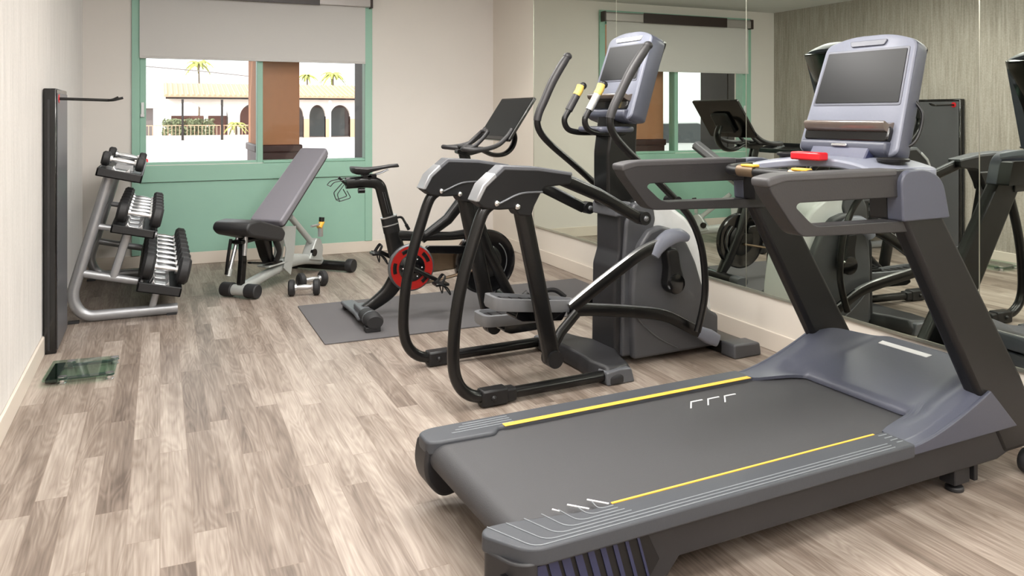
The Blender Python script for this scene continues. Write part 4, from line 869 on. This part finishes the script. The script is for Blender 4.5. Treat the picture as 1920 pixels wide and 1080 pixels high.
# arcade building
A = thing('arcade_building', 'long white arcaded building with terracotta tile roof across the street', 'building', (6, 52, -.2), 0)
ao = (6, 52, -.2); YA = 52.
def arch_bay(m, x0, x1, w0, w1, ztop, spring, y0, y1):
    """wall bay x0..x1 with an arched opening w0..w1"""
    pts = [(x0, -.2), (w0, -.2), (w0, spring)]; c = (w0 + w1) / 2; rx = (w1 - w0) / 2
    zt = ztop
    n = 14
    for k in range(1, n): a = PI - PI * k / n; pts.append((c + rx * math.cos(a), spring + (zt - spring) * math.sin(a)))
    pts += [(w1, spring), (w1, -.2), (x1, -.2), (x1, 2.35), (x0, 2.35)]
    m.prism(pts, y0, y1)
m = MB()
bays = [(.55, 3.05, .75, 2.45, 2.0, 1.25), (3.05, 4.7, 2.9 + .2, 3.75, 1.95, 1.25), (4.7, 7.4, 4.55 + .2, 7.0, 2.0, 1.25), (7.4, 9.4, 7.6, 8.72, 1.95, 1.3), (9.4, 11.25, 10.0 - .5, 10.1 - .02, 1.85, 1.3)]
xs = [(.3, .62, 2.45), (2.45, 2.70, 3.85), (3.85, 4.55, 6.6), (6.6, 6.9, 8.45), (8.45, 8.80, 9.85), (9.85, 10.15, 11.45), (11.45, 11.75, 14.0), (14.0, 14.3, 16.5), (16.5, 16.8, 19)]
for a, w0, w1 in xs: arch_bay(m, a, w1 + .001, w0, w1, 1.9 if w1 - w0 < 1.3 else 2.02, 1.15, YA, YA + .35)
m.v = [tuple(v) for v in m.v]
obj('arcade_wall', loc(m, ao), 'stucco_white', A)
obj('pier_band', loc(MB().box(8.45, 8.8, YA - .03, YA, -.2, 1.0).box(9.85, 10.15, YA - .03, YA, -.2, 1.0).box(11.45, 11.75, YA - .03, YA, -.2, 1.0), ao), 'peach_trim', A)
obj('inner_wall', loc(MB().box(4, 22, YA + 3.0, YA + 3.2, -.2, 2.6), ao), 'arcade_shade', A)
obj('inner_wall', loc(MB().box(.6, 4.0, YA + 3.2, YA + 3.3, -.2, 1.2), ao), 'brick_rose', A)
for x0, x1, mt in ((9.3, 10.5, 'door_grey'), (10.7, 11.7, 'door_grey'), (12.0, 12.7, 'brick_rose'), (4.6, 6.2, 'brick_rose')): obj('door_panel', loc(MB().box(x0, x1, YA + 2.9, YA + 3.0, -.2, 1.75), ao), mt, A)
rf = MB().prism([(YA - .5, 2.33), (YA - .5, 2.42), (YA + 3.6, 3.3), (YA + 3.6, 3.2)], .2, 20, 'yz')
roof = obj('roof', loc(rf, ao), 'roof_tile', A)
rt = MB()
for k in range(66): x = .35 + k * .30; rt.tube([(x, YA - .52, 2.44), (x, YA + 3.55, 3.31)], .07, 6)
rt_o = obj('roof_tiles', loc(rt, ao), 'roof_tile', roof); rt_o['kind'] = 'stuff'
obj('rafter_ends', loc(sum([[MB()]], [])[0].box(.3, 20, YA - .42, YA - .36, 2.22, 2.33), ao), 'dark_timber', A)
obj('dome', loc(MB().lathe([(1.6, 0), (1.5, .45), (1.2, .85), (.7, 1.15), (.1, 1.3)], (6.5, YA + 8, 3.3), 'z', 24).box(4.6, 9.0, YA + 6, YA + 10, -.2, 3.35), ao), 'stucco_white', A)
o = thing('side_building', 'small pale building with a flat roof left of the arcade', 'building', (-2.3, 56, -.2))
obj('wall', MB().box(-3, 1.9, -3.5, 0, 0, 1.85), 'arcade_shade', o); obj('roof', MB().box(-3.3, 2.2, -3.9, .3, 1.85, 2.15), 'stucco_white', o); obj('upper_wall', MB().box(-3, 1.3, -2.5, 0, 2.15, 3.4), 'stucco_white', o)
obj('window', MB().box(.2, 1.0, -2.56, -2.5, 2.5, 3.0), 'door_grey', o)
# low railing
rr = thing('railing', 'low pale railing with thin dark posts in front of the arcade', 'railing', (2, 49, -.2))
obj('low_wall', MB().box(-4.0, 4.0, .05, .25, 0, .28), 'stucco_white', rr)
pk = MB()
for k in range(40): pk.box(-4 + k * .2, -3.97 + k * .2, .0, .03, .28, .85)
pk.box(-4, 4, 0, .03, .83, .87)
pp = obj('pickets', pk, 'peach_trim', rr); pp['kind'] = 'stuff'
for x in (-.82, 1.30): obj('post', MB().box(x - .06, x + .06, -.06, .06, -.0, 2.35), 'dark_timber', rr)
# lamp pole
o = obj('lamp_pole', MB().cyl((0, 0, 0), (0, 0, 2.2), .06, 10).ball((0, 0, 2.25), .1), 'stucco_white'); o.location = (9.75, 50, -.2); tag(o, 'thin white pole in front of the arches on the right', 'pole')
# plants
def foliage(n, ext, size, seed):
    rr_ = random.Random(seed); m = MB()
    for _ in range(n):
        c = Vector((rr_.uniform(-1, 1) * ext[0], rr_.uniform(-1, 1) * ext[1], rr_.uniform(0, 1) * ext[2]))
        a = Vector((rr_.uniform(-1, 1), rr_.uniform(-1, 1), rr_.uniform(-.3, 1))).normalized() * size; b_ = a.cross(Vector((rr_.uniform(-1, 1), rr_.uniform(-1, 1), .3))).normalized() * size * .5
        m.add([c - a, c - b_, c + a, c + b_], [(0, 1, 2, 3)])
    return m
o = obj('hedge', foliage(1300, (1.4, .4, 1.2), .12, 3), 'leaf'); o.location = (1.55, 50.6, -.2); tag(o, 'dark green clipped hedge behind the railing', 'hedge')
def palm(x, y, h, sz, lab, trunk=True, fr=16, seed=1):
    rr_ = random.Random(seed); t = thing('palm_tree', lab, 'palm tree', (x, y, -.2))
    obj('trunk', MB().tube([(0, 0, 0), (.04, 0, h * .5), (0, 0, h)], [.10, .07, .06], 8), 'palm_trunk', t)
    m = MB()
    for k in range(fr):
        az = 2 * PI * k / fr + rr_.uniform(-.15, .15); el = rr_.uniform(.0, 1.0); L = sz * rr_.uniform(.8, 1.1); pts = []
        for i in range(7):
            s_ = i / 6; r = L * s_ * math.cos(el * .8); z = L * (s_ * math.sin(el) * .9 - s_ * s_ * .85); pts.append(Vector((r * math.cos(az), r * math.sin(az), h + z)))
        sd2 = Vector((-math.sin(az), math.cos(az), 0))
        for i in range(6):
            w0 = sz * .16 * (1 - i / 7); a, b_ = pts[i], pts[i + 1]; dz = Vector((0, 0, -w0 * .8))
            m.add([a, b_, b_ + sd2 * w0 + dz, a + sd2 * w0 + dz], [(0, 1, 2, 3)]); m.add([a, b_, b_ - sd2 * w0 + dz, a - sd2 * w0 + dz], [(0, 3, 2, 1)])
    obj('fronds', m, 'palm_leaf', t)
palm(2.75, 66, 5.45, 1.4, 'tall thin palm tree behind the roof seen through the left pane', seed=2)
palm(10.5, 63, 4.5, 1.0, 'small palm top above the tiled roof, the left of two in the right pane', seed=3)
palm(12.5, 63, 4.7, 1.3, 'bushier palm top above the tiled roof, the right of two in the right pane', seed=4)
palm(4.2, 50.8, .9, .9, 'short palm bush under the right arch of the left pane', seed=5)
o = obj('power_line', MB().tube([(-3, 0, 4.3), (2, 0, 3.95), (7, 0, 3.5)], .035, 5), 'arcade_shade'); o.location = (0, 52, 0); tag(o, 'thin overhead wire crossing the sky above the arcade', 'wire')
# parked car, seen only in the mirror
C = thing('parked_car', 'white parked car with red tail light, seen only in the mirror through the window', 'car', (-2.45, 12.2, -.2), 200)
body = rnd([(-2.1, .30), (-2.12, .75), (-2.0, .92), (-1.55, .98), (-1.15, 1.40), (.35, 1.42), (1.0, .98), (1.95, .85), (2.1, .55), (2.08, .28)], .08)
cb = obj('body', MB().prism(body, -.85, .85), 'car_white', C, bevel=.06, bseg=3)
obj('side_window', MB().prism(rnd([(-1.35, 1.0), (-1.08, 1.32), (.30, 1.34), (.80, 1.0)], .04), -.865, -.855), 'car_glass', C)
obj('side_window', MB().prism(rnd([(-1.35, 1.0), (-1.08, 1.32), (.30, 1.34), (.80, 1.0)], .04), .855, .865), 'car_glass', C)
obj('rear_window', MB().add([(-1.56, -.68, 1.0), (-1.56, .68, 1.0), (-1.20, .62, 1.37), (-1.20, -.62, 1.37)], [(0, 1, 2, 3)]).box(-1.5, -1.3, -.6, .6, 1.02, 1.03), 'car_glass', C)
for y in (-.70, .70): obj('tail_light', MB().box(-2.15, -2.05, y - .14, y + .14, .70, .88), 'tail_light', C, bevel=.02)
for x in (-1.35, 1.3):
    for y in (-.80, .80): obj('wheel', MB().lathe([(.10, -.10), (.28, -.10), (.31, -.06), (.31, .06), (.28, .10), (.10, .10)], (x, y, .31), 'y', 24), 'rubber_black', C)
